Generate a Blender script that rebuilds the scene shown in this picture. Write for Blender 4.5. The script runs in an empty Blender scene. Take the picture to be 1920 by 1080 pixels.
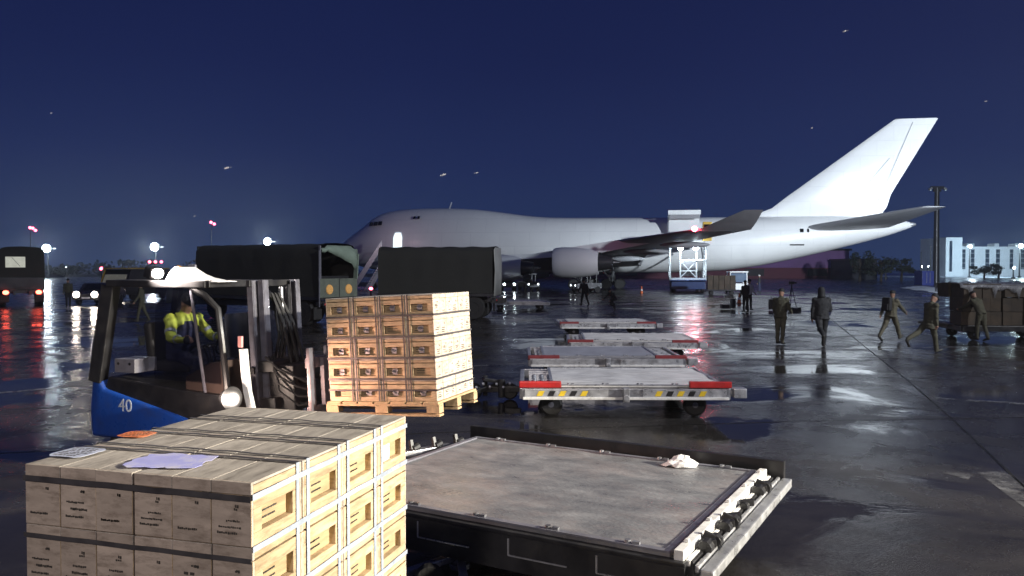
import bpy, bmesh, math, random
from mathutils import Vector, Matrix, Euler, noise as mnoise
random.seed(7)
R = math.radians
scene = bpy.context.scene
# ------------------------------------------------------------------ camera
FPX, CAMH, HORIZ = 1507.0, 2.35, 505.0
cam_d = bpy.data.cameras.new("camera"); cam = bpy.data.objects.new("camera", cam_d)
scene.collection.objects.link(cam); scene.camera = cam
cam_d.sensor_width = 36; cam_d.lens = 36 * FPX / 1920
cam_d.clip_start = 0.05; cam_d.clip_end = 6000
PITCH = -math.atan((540 - HORIZ) / FPX)
cam.location = (0, 0, CAMH); cam.rotation_euler = (R(90) + PITCH, 0, 0)
# ------------------------------------------------------------------ world: clear night sky with town glow low down
w = bpy.data.worlds.new("World"); scene.world = w; w.use_nodes = True
nt = w.node_tree; N = nt.nodes; L = nt.links; N.clear()
wo = N.new("ShaderNodeOutputWorld"); bg = N.new("ShaderNodeBackground")
tc = N.new("ShaderNodeTexCoord"); sx = N.new("ShaderNodeSeparateXYZ"); rp = N.new("ShaderNodeValToRGB")
L.new(tc.outputs["Generated"], sx.inputs[0]); L.new(sx.outputs["Z"], rp.inputs[0])
e = rp.color_ramp.elements
e[0].position = 0.0; e[0].color = (0.025, 0.047, 0.130, 1)
e[1].position = 0.36; e[1].color = (0.0066, 0.0122, 0.064, 1)
for p, c in ((0.045, (0.020, 0.039, 0.118)), (0.13, (0.0135, 0.0255, 0.100)), (0.24, (0.0090, 0.0165, 0.078))):
    q = e.new(p); q.color = (*c, 1)
nz = N.new("ShaderNodeTexNoise"); nz.inputs["Scale"].default_value = 2.2; nz.inputs["Detail"].default_value = 4
mr = N.new("ShaderNodeMapRange"); mr.inputs[3].default_value = 0.86; mr.inputs[4].default_value = 1.14
L.new(tc.outputs["Generated"], nz.inputs["Vector"]); L.new(nz.outputs["Fac"], mr.inputs[0])
mx = N.new("ShaderNodeVectorMath"); mx.operation = 'SCALE'
L.new(rp.outputs[0], mx.inputs[0]); L.new(mr.outputs[0], mx.inputs["Scale"])
L.new(mx.outputs[0], bg.inputs[0]); bg.inputs[1].default_value = 0.92
L.new(bg.outputs[0], wo.inputs[0])
# ------------------------------------------------------------------ apron floodlights outside the frame, then added side and fill lights
def spot(name, loc, target, power, deg, color, size=0.6, blend=0.5):
    d = bpy.data.lights.new(name, 'SPOT'); d.energy = power; d.spot_size = R(deg); d.spot_blend = blend
    d.color = color; d.shadow_soft_size = size
    o = bpy.data.objects.new(name, d); scene.collection.objects.link(o); o.location = loc
    o.rotation_euler = (Vector(target) - Vector(loc)).to_track_quat('-Z', 'Y').to_euler()
    return o
spot("apron_flood_near", (31, -5.2, 10), (-0.4, 6.0, 1.2), 150000, 24, (1.0, 0.91, 0.74), 0.5, 0.5)
spot("apron_flood_tail", (52, 18, 13), (42, 92, 9), 330000, 76, (0.82, 0.92, 1.0), 0.8, 1.0)
spot("added_side_light", (38, 0, 20), (-1, 21, 0.5), 80000, 52, (0.95, 0.97, 1.0), 0.8, 0.9)  # added to brighten truck tails, dollies and people from the right
spot("added_fill_light", (-4, -20, 15), (0, 6, 0.5), 12000, 60, (1.0, 0.88, 0.80), 1.0, 0.8)  # added fill from behind the camera for the crates' dim faces
# ------------------------------------------------------------------ view
scene.view_settings.view_transform = 'Standard'; scene.view_settings.look = 'None'
scene.view_settings.exposure = 0.0; scene.view_settings.gamma = 1.0
scene.render.engine = 'CYCLES'
scene.cycles.use_denoising = True
try: scene.cycles.denoiser = 'OPENIMAGEDENOISE'
except Exception: pass
scene.cycles.max_bounces = 6; scene.cycles.glossy_bounces = 4; scene.cycles.diffuse_bounces = 3
scene.cycles.transmission_bounces = 6; scene.cycles.transparent_max_bounces = 12; scene.cycles.volume_bounces = 0
scene.cycles.sample_clamp_indirect = 6; scene.cycles.caustics_reflective = False; scene.cycles.caustics_refractive = False
COL = scene.collection
# ------------------------------------------------------------------ helpers
def ray(px, py):
    v = Vector(((px - 960) / FPX, (540 - py) / FPX, -1.0))
    return Matrix.Rotation(R(90) + PITCH, 3, 'X') @ v
def G(px, py, z=0.0):                      # the point at height z seen at that pixel
    d = ray(px, py); t = (z - CAMH) / d.z
    return Vector((0, 0, CAMH)) + d * t
def D(px, py, Y):                          # the point at depth Y
    d = ray(px, py); return Vector((0, 0, CAMH)) + d * (Y / d.y)
def V(*a): return Vector(a)
def tag(o, label=None, cat=None, group=None, kind=None):
    if label: o['label'] = label
    if cat: o['category'] = cat
    if group: o['group'] = group
    if kind: o['kind'] = kind
    return o
def thing(name, label, cat, loc=(0, 0, 0), rz=0.0, group=None, mtx=None):
    o = bpy.data.objects.new(name, None); COL.objects.link(o); o.empty_display_size = 0.2
    if mtx is not None: o.matrix_world = mtx
    else: o.location = loc; o.rotation_euler = (0, 0, rz)
    return tag(o, label, cat, group)
def kids(o): return list(o.children)
def copy_tree(o, parent=None):
    c = o.copy(); COL.objects.link(c)
    if parent is not None: c.parent = parent
    for ch in kids(o): copy_tree(ch, c)
    return c
class MB:
    def __init__(s): s.v = []; s.f = []; s.m = []; s.xf = Matrix.Identity(4)
    def add(s, vs, fs, m=0):
        b = len(s.v); s.v += [tuple(s.xf @ Vector(p)) for p in vs]
        for f in fs: s.f.append(tuple(b + i for i in f)); s.m.append(m)
        return s
    def box(s, c, d, rot=None, m=0):
        x, y, z = d[0] / 2, d[1] / 2, d[2] / 2
        vs = [Vector((sx * x, sy * y, sz * z)) for sz in (-1, 1) for sy in (-1, 1) for sx in (-1, 1)]
        if rot is not None:
            q = rot if isinstance(rot, Matrix) else Euler(rot).to_matrix()
            vs = [q @ p for p in vs]
        vs = [p + Vector(c) for p in vs]
        return s.add(vs, [(0, 2, 3, 1), (4, 5, 7, 6), (0, 1, 5, 4), (2, 6, 7, 3), (0, 4, 6, 2), (1, 3, 7, 5)], m)
    def bar(s, a, b, wd, h=None, up=(0, 0, 1), m=0):
        a = Vector(a); b = Vector(b); h = h or wd; d = b - a; ln = d.length; y = d.normalized()
        u = Vector(up); x = y.cross(u)
        if x.length < 1e-4: x = y.cross(Vector((1, 0, 0)))
        x.normalize(); z = x.cross(y)
        rot = Matrix((x, y, z)).transposed()
        return s.box((a + b) / 2, (wd, ln, h), rot, m)
    def loft(s, rings, caps=True, m=0, closed=True):
        n = len(rings[0]); vs = [p for r in rings for p in r]; fs = []
        for i in range(len(rings) - 1):
            for j in range(n if closed else n - 1):
                k = (j + 1) % n
                fs.append((i * n + j, i * n + k, (i + 1) * n + k, (i + 1) * n + j))
        if caps and closed:
            fs.append(tuple(range(n - 1, -1, -1))); fs.append(tuple((len(rings) - 1) * n + j for j in range(n)))
        return s.add(vs, fs, m)
    def cyl(s, a, b, r0, r1=None, n=12, m=0, caps=True):
        a = Vector(a); b = Vector(b); r1 = r0 if r1 is None else r1
        d = (b - a).normalized(); x = d.orthogonal().normalized(); y = d.cross(x)
        ring = lambda c, r: [c + x * (r * math.cos(2 * math.pi * j / n)) + y * (r * math.sin(2 * math.pi * j / n)) for j in range(n)]
        return s.loft([ring(a, r0), ring(b, r1)], caps, m)
    def tube(s, pts, r, n=8, m=0):
        pts = [Vector(p) for p in pts]; rings = []; x = None
        for i, p in enumerate(pts):
            d = (pts[min(i + 1, len(pts) - 1)] - pts[max(i - 1, 0)]).normalized()
            if x is None: x = d.orthogonal().normalized()
            else: x = (x - d * x.dot(d)).normalized()
            y = d.cross(x); rr = r[i] if isinstance(r, (list, tuple)) else r
            rings.append([p + x * (rr * math.cos(2 * math.pi * j / n)) + y * (rr * math.sin(2 * math.pi * j / n)) for j in range(n)])
        return s.loft(rings, True, m)
    def lathe(s, prof, c=(0, 0, 0), axis='Z', n=20, m=0, caps=True):
        c = Vector(c); rings = []
        for r, z in prof:
            rg = []
            for j in range(n):
                a = 2 * math.pi * j / n; p = (r * math.cos(a), r * math.sin(a), z)
                if axis == 'X': p = (p[2], p[0], p[1])
                elif axis == 'Y': p = (p[1], p[2], p[0])
                rg.append(c + Vector(p))
            rings.append(rg)
        return s.loft(rings, caps, m)
    def ball(s, c, r, n=12, k=8, m=0):
        if not isinstance(r, (tuple, list)): r = (r, r, r)
        c = Vector(c); rings = []
        for i in range(k + 1):
            t = math.pi * (i / k) * 0.98 + 0.01 * math.pi
            rings.append([c + Vector((r[0] * math.sin(t) * math.cos(2 * math.pi * j / n), r[1] * math.sin(t) * math.sin(2 * math.pi * j / n), -r[2] * math.cos(t))) for j in range(n)])
        return s.loft(rings, True, m)
    def prism(s, poly, vec, m=0):
        poly = [Vector(p) for p in poly]; vec = Vector(vec)
        return s.loft([poly, [p + vec for p in poly]], True, m)
    def build(s, name, mats, parent=None, smooth=False, bevel=0.0, seg=2, auto=None):
        me = bpy.data.meshes.new(name); me.from_pydata(s.v, [], s.f)
        if not isinstance(mats, (list, tuple)): mats = [mats]
        for q in mats: me.materials.append(q)
        me.polygons.foreach_set("material_index", s.m)
        bm = bmesh.new(); bm.from_mesh(me); bmesh.ops.recalc_face_normals(bm, faces=bm.faces)
        if bevel > 0:
            ed = [x for x in bm.edges if len(x.link_faces) == 2 and x.calc_face_angle(0) > R(32)]
            bmesh.ops.bevel(bm, geom=ed, offset=bevel, segments=seg, profile=0.6, affect='EDGES', clamp_overlap=True)
        if smooth:
            for f in bm.faces: f.smooth = True
            for x in bm.edges:
                if len(x.link_faces) == 2 and x.calc_face_angle(0) > R(auto or 40): x.smooth = False
        bm.to_mesh(me); bm.free(); me.update()
        o = bpy.data.objects.new(name, me); COL.objects.link(o)
        if parent is not None: o.parent = parent
        return o
def text_mesh(txt, size, depth=0.003):
    c = bpy.data.curves.new("lettering", 'FONT'); c.body = txt; c.size = size; c.extrude = depth; c.align_x = 'CENTER'; c.align_y = 'CENTER'
    o = bpy.data.objects.new("lettering", c); COL.objects.link(o)
    dg = bpy.context.evaluated_depsgraph_get(); me = bpy.data.meshes.new_from_object(o.evaluated_get(dg))
    bpy.data.objects.remove(o); return me
# ------------------------------------------------------------------ materials
def mat(name, col, rough=0.5, metal=0.0, var=0.18, scale=3.0, bump=0.0, bscale=40.0, rvar=0.12, rnd=0.0,
        stretch=(1, 1, 1), emit=None, estr=0.0, dirt_or_tint=None, damt=0.0, dscale=2.0, coat=0.0, spec=0.5, alpha=None, trans=0.0):
    m = bpy.data.materials.new(name); m.use_nodes = True; t = m.node_tree; n = t.nodes; l = t.links
    b = n["Principled BSDF"]; b.inputs["Roughness"].default_value = rough; b.inputs["Metallic"].default_value = metal
    b.inputs["Specular IOR Level"].default_value = spec; b.inputs["Coat Weight"].default_value = coat
    b.inputs["Base Color"].default_value = (*col, 1)
    if emit is not None:
        b.inputs["Emission Color"].default_value = (*emit, 1); b.inputs["Emission Strength"].default_value = estr
    if trans: b.inputs["Transmission Weight"].default_value = trans
    if alpha is not None: b.inputs["Alpha"].default_value = alpha
    if emit is not None and var == 0: return m
    tc = n.new("ShaderNodeTexCoord"); mp = n.new("ShaderNodeMapping"); mp.inputs["Scale"].default_value = stretch
    oi = n.new("ShaderNodeObjectInfo")
    vm = n.new("ShaderNodeVectorMath"); vm.operation = 'ADD'
    sc = n.new("ShaderNodeVectorMath"); sc.operation = 'SCALE'; sc.inputs[0].default_value = (31.7, 17.3, 11.9)
    l.new(oi.outputs["Random"], sc.inputs["Scale"])
    l.new(tc.outputs["Object"], mp.inputs[0]); l.new(mp.outputs[0], vm.inputs[0]); l.new(sc.outputs[0], vm.inputs[1])
    nz = n.new("ShaderNodeTexNoise"); nz.inputs["Scale"].default_value = scale; nz.inputs["Detail"].default_value = 7; nz.inputs["Roughness"].default_value = 0.62
    l.new(vm.outputs[0], nz.inputs["Vector"])
    mr = n.new("ShaderNodeMapRange"); mr.inputs[1].default_value = 0.28; mr.inputs[2].default_value = 0.72
    mr.inputs[3].default_value = 1 - var; mr.inputs[4].default_value = 1 + var
    l.new(nz.outputs["Fac"], mr.inputs[0])
    val = mr.outputs[0]
    if rnd:
        r2 = n.new("ShaderNodeMapRange"); r2.inputs[3].default_value = 1 - rnd; r2.inputs[4].default_value = 1 + rnd
        l.new(oi.outputs["Random"], r2.inputs[0])
        mm = n.new("ShaderNodeMath"); mm.operation = 'MULTIPLY'; l.new(val, mm.inputs[0]); l.new(r2.outputs[0], mm.inputs[1]); val = mm.outputs[0]
    cs = n.new("ShaderNodeVectorMath"); cs.operation = 'SCALE'; cs.inputs[0].default_value = col
    l.new(val, cs.inputs["Scale"]); out = cs.outputs[0]
    if dirt_or_tint is not None:
        dn = n.new("ShaderNodeTexNoise"); dn.inputs["Scale"].default_value = dscale; dn.inputs["Detail"].default_value = 9; dn.inputs["Roughness"].default_value = 0.7
        l.new(vm.outputs[0], dn.inputs["Vector"])
        dr = n.new("ShaderNodeMapRange"); dr.inputs[1].default_value = 0.47; dr.inputs[2].default_value = 0.68; dr.inputs[3].default_value = 0; dr.inputs[4].default_value = damt
        l.new(dn.outputs["Fac"], dr.inputs[0])
        mxn = n.new("ShaderNodeMix"); mxn.data_type = 'RGBA'; mxn.inputs[7].default_value = (*dirt_or_tint, 1)
        l.new(dr.outputs[0], mxn.inputs[0]); l.new(out, mxn.inputs[6]); out = mxn.outputs[2]
    l.new(out, b.inputs["Base Color"])
    if rvar:
        rr = n.new("ShaderNodeMapRange"); rr.inputs[1].default_value = 0.3; rr.inputs[2].default_value = 0.7
        rr.inputs[3].default_value = max(0.03, rough - rvar); rr.inputs[4].default_value = min(1, rough + rvar)
        l.new(nz.outputs["Fac"], rr.inputs[0]); l.new(rr.outputs[0], b.inputs["Roughness"])
    if bump:
        bn = n.new("ShaderNodeTexNoise"); bn.inputs["Scale"].default_value = bscale; bn.inputs["Detail"].default_value = 5
        l.new(vm.outputs[0], bn.inputs["Vector"])
        bb = n.new("ShaderNodeBump"); bb.inputs["Strength"].default_value = bump; bb.inputs["Distance"].default_value = 0.02
        l.new(bn.outputs["Fac"], bb.inputs["Height"]); l.new(bb.outputs[0], b.inputs["Normal"])
    return m
def glow(name, col, s): return mat(name, (0.02, 0.02, 0.02), 0.4, var=0, emit=col, estr=s)
M = {}
M['wood'] = mat("crate_pine", (0.48, 0.365, 0.225), 0.72, var=0.30, scale=5, stretch=(1.2, 1.2, 7), bump=0.12, bscale=30, rnd=0.2, dirt_or_tint=(0.19, 0.135, 0.08), damt=0.75, dscale=7)
M['woodtop'] = mat("crate_lid_wood", (0.42, 0.385, 0.34), 0.6, var=0.2, scale=4, stretch=(6, 1.2, 2), bump=0.1, bscale=30, rnd=0.12, dirt_or_tint=(0.15, 0.13, 0.11), damt=0.75, dscale=5)
M['woodside'] = mat("crate_painted_side", (0.47, 0.395, 0.33), 0.65, var=0.18, scale=4, stretch=(2, 2, 6), bump=0.06, bscale=30, rnd=0.10, dirt_or_tint=(0.17, 0.13, 0.10), damt=0.7, dscale=6)
M['woodpanel'] = mat("crate_inset_panel", (0.42, 0.31, 0.175), 0.7, var=0.25, scale=6, stretch=(1, 1, 8), bump=0.2, rnd=0.15, dirt_or_tint=(0.22, 0.16, 0.09), damt=0.5, dscale=5)
M['pallet'] = mat("pallet_softwood", (0.42, 0.30, 0.17), 0.8, var=0.25, scale=4, stretch=(6, 1.5, 2), bump=0.3)
M['ink'] = mat("stencil_ink", (0.05, 0.045, 0.04), 0.8, var=0.3, scale=60)
M['band'] = mat("steel_banding_lit", (0.36, 0.41, 0.50), 0.35, 0.1, var=0.2, scale=12)  # light on the panelled side put into the bands' colour
M['blackband'] = mat("dark_banding", (0.085, 0.08, 0.085), 0.45, 0.3, var=0.3, scale=10)
M['black'] = mat("black_paint", (0.013, 0.013, 0.015), 0.42, var=0.35, scale=6, dirt_or_tint=(0.03, 0.028, 0.026), damt=0.5, dscale=5)
M['rubber'] = mat("tyre_rubber", (0.016, 0.016, 0.017), 0.75, var=0.3, scale=9, bump=0.3)
M['seat'] = mat("seat_vinyl", (0.02, 0.02, 0.022), 0.55, var=0.2, bump=0.1)
M['steel'] = mat("worn_steel", (0.42, 0.43, 0.46), 0.38, 0.8, var=0.25, scale=8, dirt_or_tint=(0.10, 0.09, 0.085), damt=0.6, dscale=6)
M['greysteel'] = mat("grey_painted_steel", (0.20, 0.20, 0.235), 0.4, 0.2, var=0.2, scale=7, dirt_or_tint=(0.12, 0.11, 0.10), damt=0.4, dscale=5)
M['alu'] = mat("scuffed_sheen_aluminium", (0.25, 0.256, 0.268), 0.40, 0.35, var=0.26, scale=2.6, stretch=(1, 1.5, 1), bump=0.25, bscale=26, rvar=0.2, dirt_or_tint=(0.36, 0.29, 0.27), damt=0.5, dscale=1.1)  # pinkish second tone paints a warm headlamp sheen over the scuffed grey
M['mastgrey'] = mat("mast_rail_grey", (0.14, 0.14, 0.17), 0.4, 0.2, var=0.25, scale=7, dirt_or_tint=(0.06, 0.055, 0.05), damt=0.6, dscale=6)
M['aluwhite'] = mat("pale_pallet_aluminium", (0.80, 0.79, 0.77), 0.5, 0.0, var=0.16, scale=2.5, stretch=(1, 4, 1), bump=0.12, bscale=14, dirt_or_tint=(0.34, 0.32, 0.29), damt=0.6, dscale=1.8)
M['alublue'] = mat("blue_grey_pallet_aluminium", (0.42, 0.43, 0.48), 0.5, 0.2, var=0.18, scale=2.5, stretch=(1, 4, 1), bump=0.1, bscale=14, dirt_or_tint=(0.22, 0.22, 0.24), damt=0.5, dscale=1.8)
M['galv'] = mat("galvanised_steel", (0.66, 0.67, 0.69), 0.34, 0.7, var=0.15, scale=9, dirt_or_tint=(0.28, 0.27, 0.26), damt=0.5, dscale=4)
M['whiterail'] = mat("white_rail_paint", (0.74, 0.74, 0.72), 0.45, 0.0, var=0.12, scale=9, dirt_or_tint=(0.33, 0.31, 0.29), damt=0.6, dscale=6)
M['darksteel'] = mat("dark_dolly_steel", (0.030, 0.030, 0.033), 0.42, 0.3, var=0.35, scale=5, dirt_or_tint=(0.075, 0.07, 0.065), damt=0.5, dscale=4)
M['red'] = mat("red_guide_paint", (0.50, 0.022, 0.022), 0.4, var=0.15, scale=8, dirt_or_tint=(0.16, 0.03, 0.03), damt=0.5, dscale=6)
M['yellow'] = mat("hazard_yellow", (0.72, 0.50, 0.03), 0.45, var=0.15, scale=10)
M['blue'] = mat("forklift_blue", (0.010, 0.060, 0.33), 0.32, var=0.15, scale=5, coat=0.3, dirt_or_tint=(0.02, 0.03, 0.08), damt=0.5, dscale=5)
M['white'] = mat("white_paint", (0.78, 0.79, 0.80), 0.4, var=0.08, scale=4, dirt_or_tint=(0.5, 0.5, 0.5), damt=0.3, dscale=3)
M['letter'] = mat("white_number_paint", (0.55, 0.62, 0.72), 0.6, var=0.35, scale=14)
M['plane'] = mat("aircraft_white", (0.80, 0.80, 0.80), 0.34, var=0.03, scale=0.25, rvar=0.06, coat=0.15, dirt_or_tint=(0.70, 0.70, 0.71), damt=0.5, dscale=0.12)
def add_seams(m):
    t = m.node_tree; n = t.nodes; l = t.links; b = n["Principled BSDF"]; src = b.inputs["Base Color"].links[0].from_socket
    tc = n.new("ShaderNodeTexCoord"); s = n.new("ShaderNodeSeparateXYZ"); c = n.new("ShaderNodeCombineXYZ"); br = n.new("ShaderNodeTexBrick")
    l.new(tc.outputs["Object"], s.inputs[0]); l.new(s.outputs["X"], c.inputs[0]); l.new(s.outputs["Z"], c.inputs[1]); l.new(c.outputs[0], br.inputs["Vector"])
    br.inputs["Scale"].default_value = 1; br.inputs["Brick Width"].default_value = 3.6; br.inputs["Row Height"].default_value = 1.7; br.inputs["Mortar Size"].default_value = .03; br.inputs["Mortar Smooth"].default_value = .6
    br.inputs["Color1"].default_value = (1, 1, 1, 1); br.inputs["Color2"].default_value = (.965, .965, .97, 1); br.inputs["Mortar"].default_value = (.84, .84, .85, 1)
    mm = n.new("ShaderNodeMix"); mm.data_type = 'RGBA'; mm.blend_type = 'MULTIPLY'; mm.inputs[0].default_value = 1
    l.new(src, mm.inputs[6]); l.new(br.outputs["Color"], mm.inputs[7]); l.new(mm.outputs[2], b.inputs["Base Color"])
add_seams(M['plane'])
M['planegrey'] = mat("wing_grey", (0.25, 0.25, 0.27), 0.42, var=0.10, scale=0.4, dirt_or_tint=(0.25, 0.25, 0.26), damt=0.4, dscale=0.3)
M['wingletshade'] = mat('winglet_shaded_grey', (0.15, 0.14, 0.15), 0.45, var=.08)  # darker than the wing: shade put into the winglet's colour
M['nacelle'] = mat("nacelle_paint", (0.74, 0.74, 0.75), 0.4, var=0.05, scale=0.5)
M['darkmetal'] = mat("dark_metal", (0.05, 0.05, 0.055), 0.4, 0.5)
M['glassdark'] = mat("dark_glazing", (0.006, 0.007, 0.009), 0.06, var=0.1, rvar=0)
M['canvas'] = mat("dark_canvas", (0.023, 0.024, 0.022), 0.85, var=0.25, scale=1.5, bump=0.5, bscale=3, dirt_or_tint=(0.026, 0.027, 0.024), damt=0.5, dscale=0.8)
M['canvasgreen'] = mat("green_canvas", (0.20, 0.26, 0.21), 0.85, var=0.2, scale=2, bump=0.4, bscale=4)
M['armygreen'] = mat("army_green_paint", (0.135, 0.155, 0.125), 0.55, var=0.15, scale=3, dirt_or_tint=(0.05, 0.05, 0.045), damt=0.4)
M['canvasgrey'] = mat("grey_canvas_end", (0.33, 0.34, 0.33), 0.8, var=0.15, scale=2, bump=0.3, bscale=5)
M['reflector'] = mat("amber_reflector", (0.75, 0.42, 0.14), 0.25, var=0.2, scale=20, emit=(1, 0.5, 0.15), estr=0.10)
M['plasticwhite'] = mat("white_plastic_film", (0.8, 0.8, 0.8), 0.3, var=0.1, bump=0.4, bscale=25, trans=0.15)
M['paper'] = mat("lilac_label_paper", (0.44, 0.45, 0.85), 0.5, var=0.15, scale=9, dirt_or_tint=(0.65, 0.63, 0.62), damt=0.9, dscale=9)
M['paperpale'] = mat("pale_blue_label_paper", (0.50, 0.54, 0.68), 0.5, var=0.15, scale=20, dirt_or_tint=(0.15, 0.18, 0.25), damt=0.6, dscale=22)
M['paperorange'] = mat("orange_label_paper", (0.70, 0.19, 0.06), 0.5, var=0.2, scale=14, dirt_or_tint=(0.75, 0.45, 0.3), damt=0.35, dscale=20)
M['paperwhite'] = mat("white_label_paper", (0.75, 0.78, 0.82), 0.5, var=0.08, scale=14)
M['conc'] = mat("pale_render", (0.66, 0.68, 0.70), 0.8, var=0.08, scale=0.3)
M['purplewall'] = mat("purple_cladding", (0.34, 0.18, 0.42), 0.7, var=0.12, scale=0.2)
M['redwall'] = mat("dark_red_cladding", (0.22, 0.07, 0.10), 0.7, var=0.12, scale=0.2)
M['winddark'] = mat("dark_window_strip", (0.03, 0.045, 0.07), 0.2, var=0.3, scale=0.6)
M['navybox'] = mat("navy_container_paint", (0.015, 0.03, 0.20), 0.5, var=0.15)
M['foliage'] = mat("dark_foliage", (0.035, 0.05, 0.035), 0.85, var=0.4, scale=0.4)
M['bark'] = mat("bark", (0.06, 0.05, 0.04), 0.9, bump=0.5, bscale=8)
M['orange'] = mat("cone_orange", (0.75, 0.16, 0.03), 0.5, var=0.1)
M['cargo'] = mat("brown_cardboard", (0.055, 0.043, 0.032), 0.8, var=0.25, scale=3, rnd=0.25, dirt_or_tint=(0.12, 0.085, 0.055), damt=0.5)
M['cargofilm'] = mat("cloudy_stretch_film", (0.33, 0.34, 0.37), 0.28, alpha=.5, var=0.2, scale=5, bump=0.6, bscale=12)
M['yellowvan'] = mat("yellow_van_paint", (0.55, 0.36, 0.06), 0.4, var=0.1)
M['silver'] = mat("silver_car_paint", (0.30, 0.31, 0.33), 0.35, 0.3, var=0.1)
M['skin'] = mat("skin", (0.30, 0.175, 0.125), 0.55, var=0.1, scale=12)
M['camo'] = mat("olive_camouflage_cloth", (0.062, 0.06, 0.04), 0.85, var=0.35, scale=9, bump=0.5, bscale=16, dirt_or_tint=(0.045, 0.048, 0.03), damt=0.7, dscale=7)
M['camolight'] = mat("tan_camouflage_cloth", (0.105, 0.098, 0.068), 0.85, var=0.3, scale=9, bump=0.5, bscale=16, dirt_or_tint=(0.05, 0.052, 0.034), damt=0.7, dscale=7)
M['darkcloth'] = mat("black_cloth", (0.012, 0.013, 0.016), 0.8, var=0.3, scale=9, bump=0.4, bscale=16)
M['boot'] = mat("boot_leather", (0.02, 0.018, 0.016), 0.5, var=0.2)
M['hivis'] = mat("hi_vis_yellow_cloth", (0.42, 0.50, 0.06), 0.7, var=0.15, scale=8, bump=0.4, bscale=18)
M['hivisamber'] = mat("amber_hi_vis_cloth", (0.62, 0.42, 0.03), 0.7, var=0.15, scale=8, bump=0.4, bscale=18)
M['navycloth'] = mat("navy_cloth", (0.018, 0.022, 0.06), 0.8, var=0.2, scale=9, bump=0.4, bscale=18)
M['palecloth'] = mat("pale_cloth", (0.45, 0.45, 0.46), 0.8, var=0.2, scale=9, bump=0.4)
M['snow'] = mat("trodden_snow", (0.62, 0.66, 0.74), 0.75, var=0.2, scale=0.6, bump=0.6, bscale=2, dirt_or_tint=(0.2, 0.21, 0.25), damt=0.7, dscale=0.25)
M['g_white'] = glow("flood_lamp_glow", (0.80, 0.93, 1.0), 60)
M['g_dim'] = glow("dim_lamp_glow", (0.85, 0.95, 1.0), 5)
M['g_warm'] = glow("headlamp_glow", (1.0, 0.86, 0.72), 40)
M['g_red'] = glow("tail_lamp_glow", (1.0, 0.10, 0.06), 12)
M['g_obst'] = glow("obstruction_lamp_glow", (1.0, 0.12, 0.2), 10)
M['g_cabin'] = glow("lit_cabin_glow", (0.78, 0.92, 1.0), 1.6)
# ================================================================== ground
def ground_material():
    m = bpy.data.materials.new("wet_asphalt"); m.use_nodes = True; t = m.node_tree; n = t.nodes; l = t.links
    b = n["Principled BSDF"]; tc = n.new("ShaderNodeTexCoord")
    def noise(sc, det, rough, mapping=(1, 1, 1), rot=0.0, dist=0.0):
        mp = n.new("ShaderNodeMapping"); mp.inputs["Scale"].default_value = mapping; mp.inputs["Rotation"].default_value = (0, 0, rot)
        l.new(tc.outputs["Object"], mp.inputs[0])
        z = n.new("ShaderNodeTexNoise"); z.inputs["Scale"].default_value = sc; z.inputs["Detail"].default_value = det
        z.inputs["Roughness"].default_value = rough; z.inputs["Distortion"].default_value = dist
        l.new(mp.outputs[0], z.inputs["Vector"]); return z.outputs["Fac"]
    def rng(v, a, b_, c, d):
        r = n.new("ShaderNodeMapRange"); r.inputs[1].default_value = a; r.inputs[2].default_value = b_; r.inputs[3].default_value = c; r.inputs[4].default_value = d
        r.interpolation_type = 'SMOOTHSTEP'; l.new(v, r.inputs[0]); return r.outputs[0]
    def math_(op, a, c):
        q = n.new("ShaderNodeMath"); q.operation = op
        for i, x in enumerate((a, c)):
            if isinstance(x, (int, float)): q.inputs[i].default_value = x
            else: l.new(x, q.inputs[i])
        return q.outputs[0]
    pud = noise(0.26, 8, 0.60, (1, 1, 1), 0.5, 0.8)          # where water stands
    damp = noise(0.9, 8, 0.7, (1, 1, 1), 0.2, 0.3)
    tone = noise(0.45, 9, 0.72, (0.7, 1, 1), -0.4)
    grain = noise(55, 3, 0.6)
    ripple = noise(5.0, 2, 0.5)
    pm = rng(pud, 0.485, 0.615, 0, 1)
    dr = rng(damp, 0.35, 0.66, 0.17, 0.37)
    mixr = n.new("ShaderNodeMix"); mixr.data_type = 'FLOAT'; l.new(pm, mixr.inputs[0]); l.new(dr, mixr.inputs[2]); mixr.inputs[3].default_value = 0.055
    l.new(mixr.outputs[0], b.inputs["Roughness"])
    tv = rng(tone, 0.3, 0.7, 0.55, 1.5); gv = rng(grain, 0.3, 0.7, 0.75, 1.25)
    k = math_('MULTIPLY', tv, gv); k2 = math_('MULTIPLY', k, rng(pm, 0, 1, 1.0, 0.62))
    cs = n.new("ShaderNodeVectorMath"); cs.operation = 'SCALE'; cs.inputs[0].default_value = (0.030, 0.028, 0.0275); l.new(k2, cs.inputs["Scale"])
    l.new(cs.outputs[0], b.inputs["Base Color"])
    h = math_('ADD', math_('MULTIPLY', grain, rng(pm, 0, 1, 0.10, 0.0)), math_('MULTIPLY', ripple, 0.035))
    h = math_('ADD', h, math_('MULTIPLY', damp, rng(pm, 0, 1, 0.12, 0.0)))
    bp = n.new("ShaderNodeBump"); bp.inputs["Strength"].default_value = 0.55; bp.inputs["Distance"].default_value = 0.06
    l.new(h, bp.inputs["Height"]); l.new(bp.outputs[0], b.inputs["Normal"])
    b.inputs["Specular IOR Level"].default_value = 0.5
    return m
M['asphalt'] = ground_material()
g = MB(); S = 2500
g.add([(-S, -120, 0), (S, -120, 0), (S, 2 * S, 0), (-S, 2 * S, 0)], [(0, 1, 2, 3)])
tag(g.build("apron", M['asphalt']), kind='structure')

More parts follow.
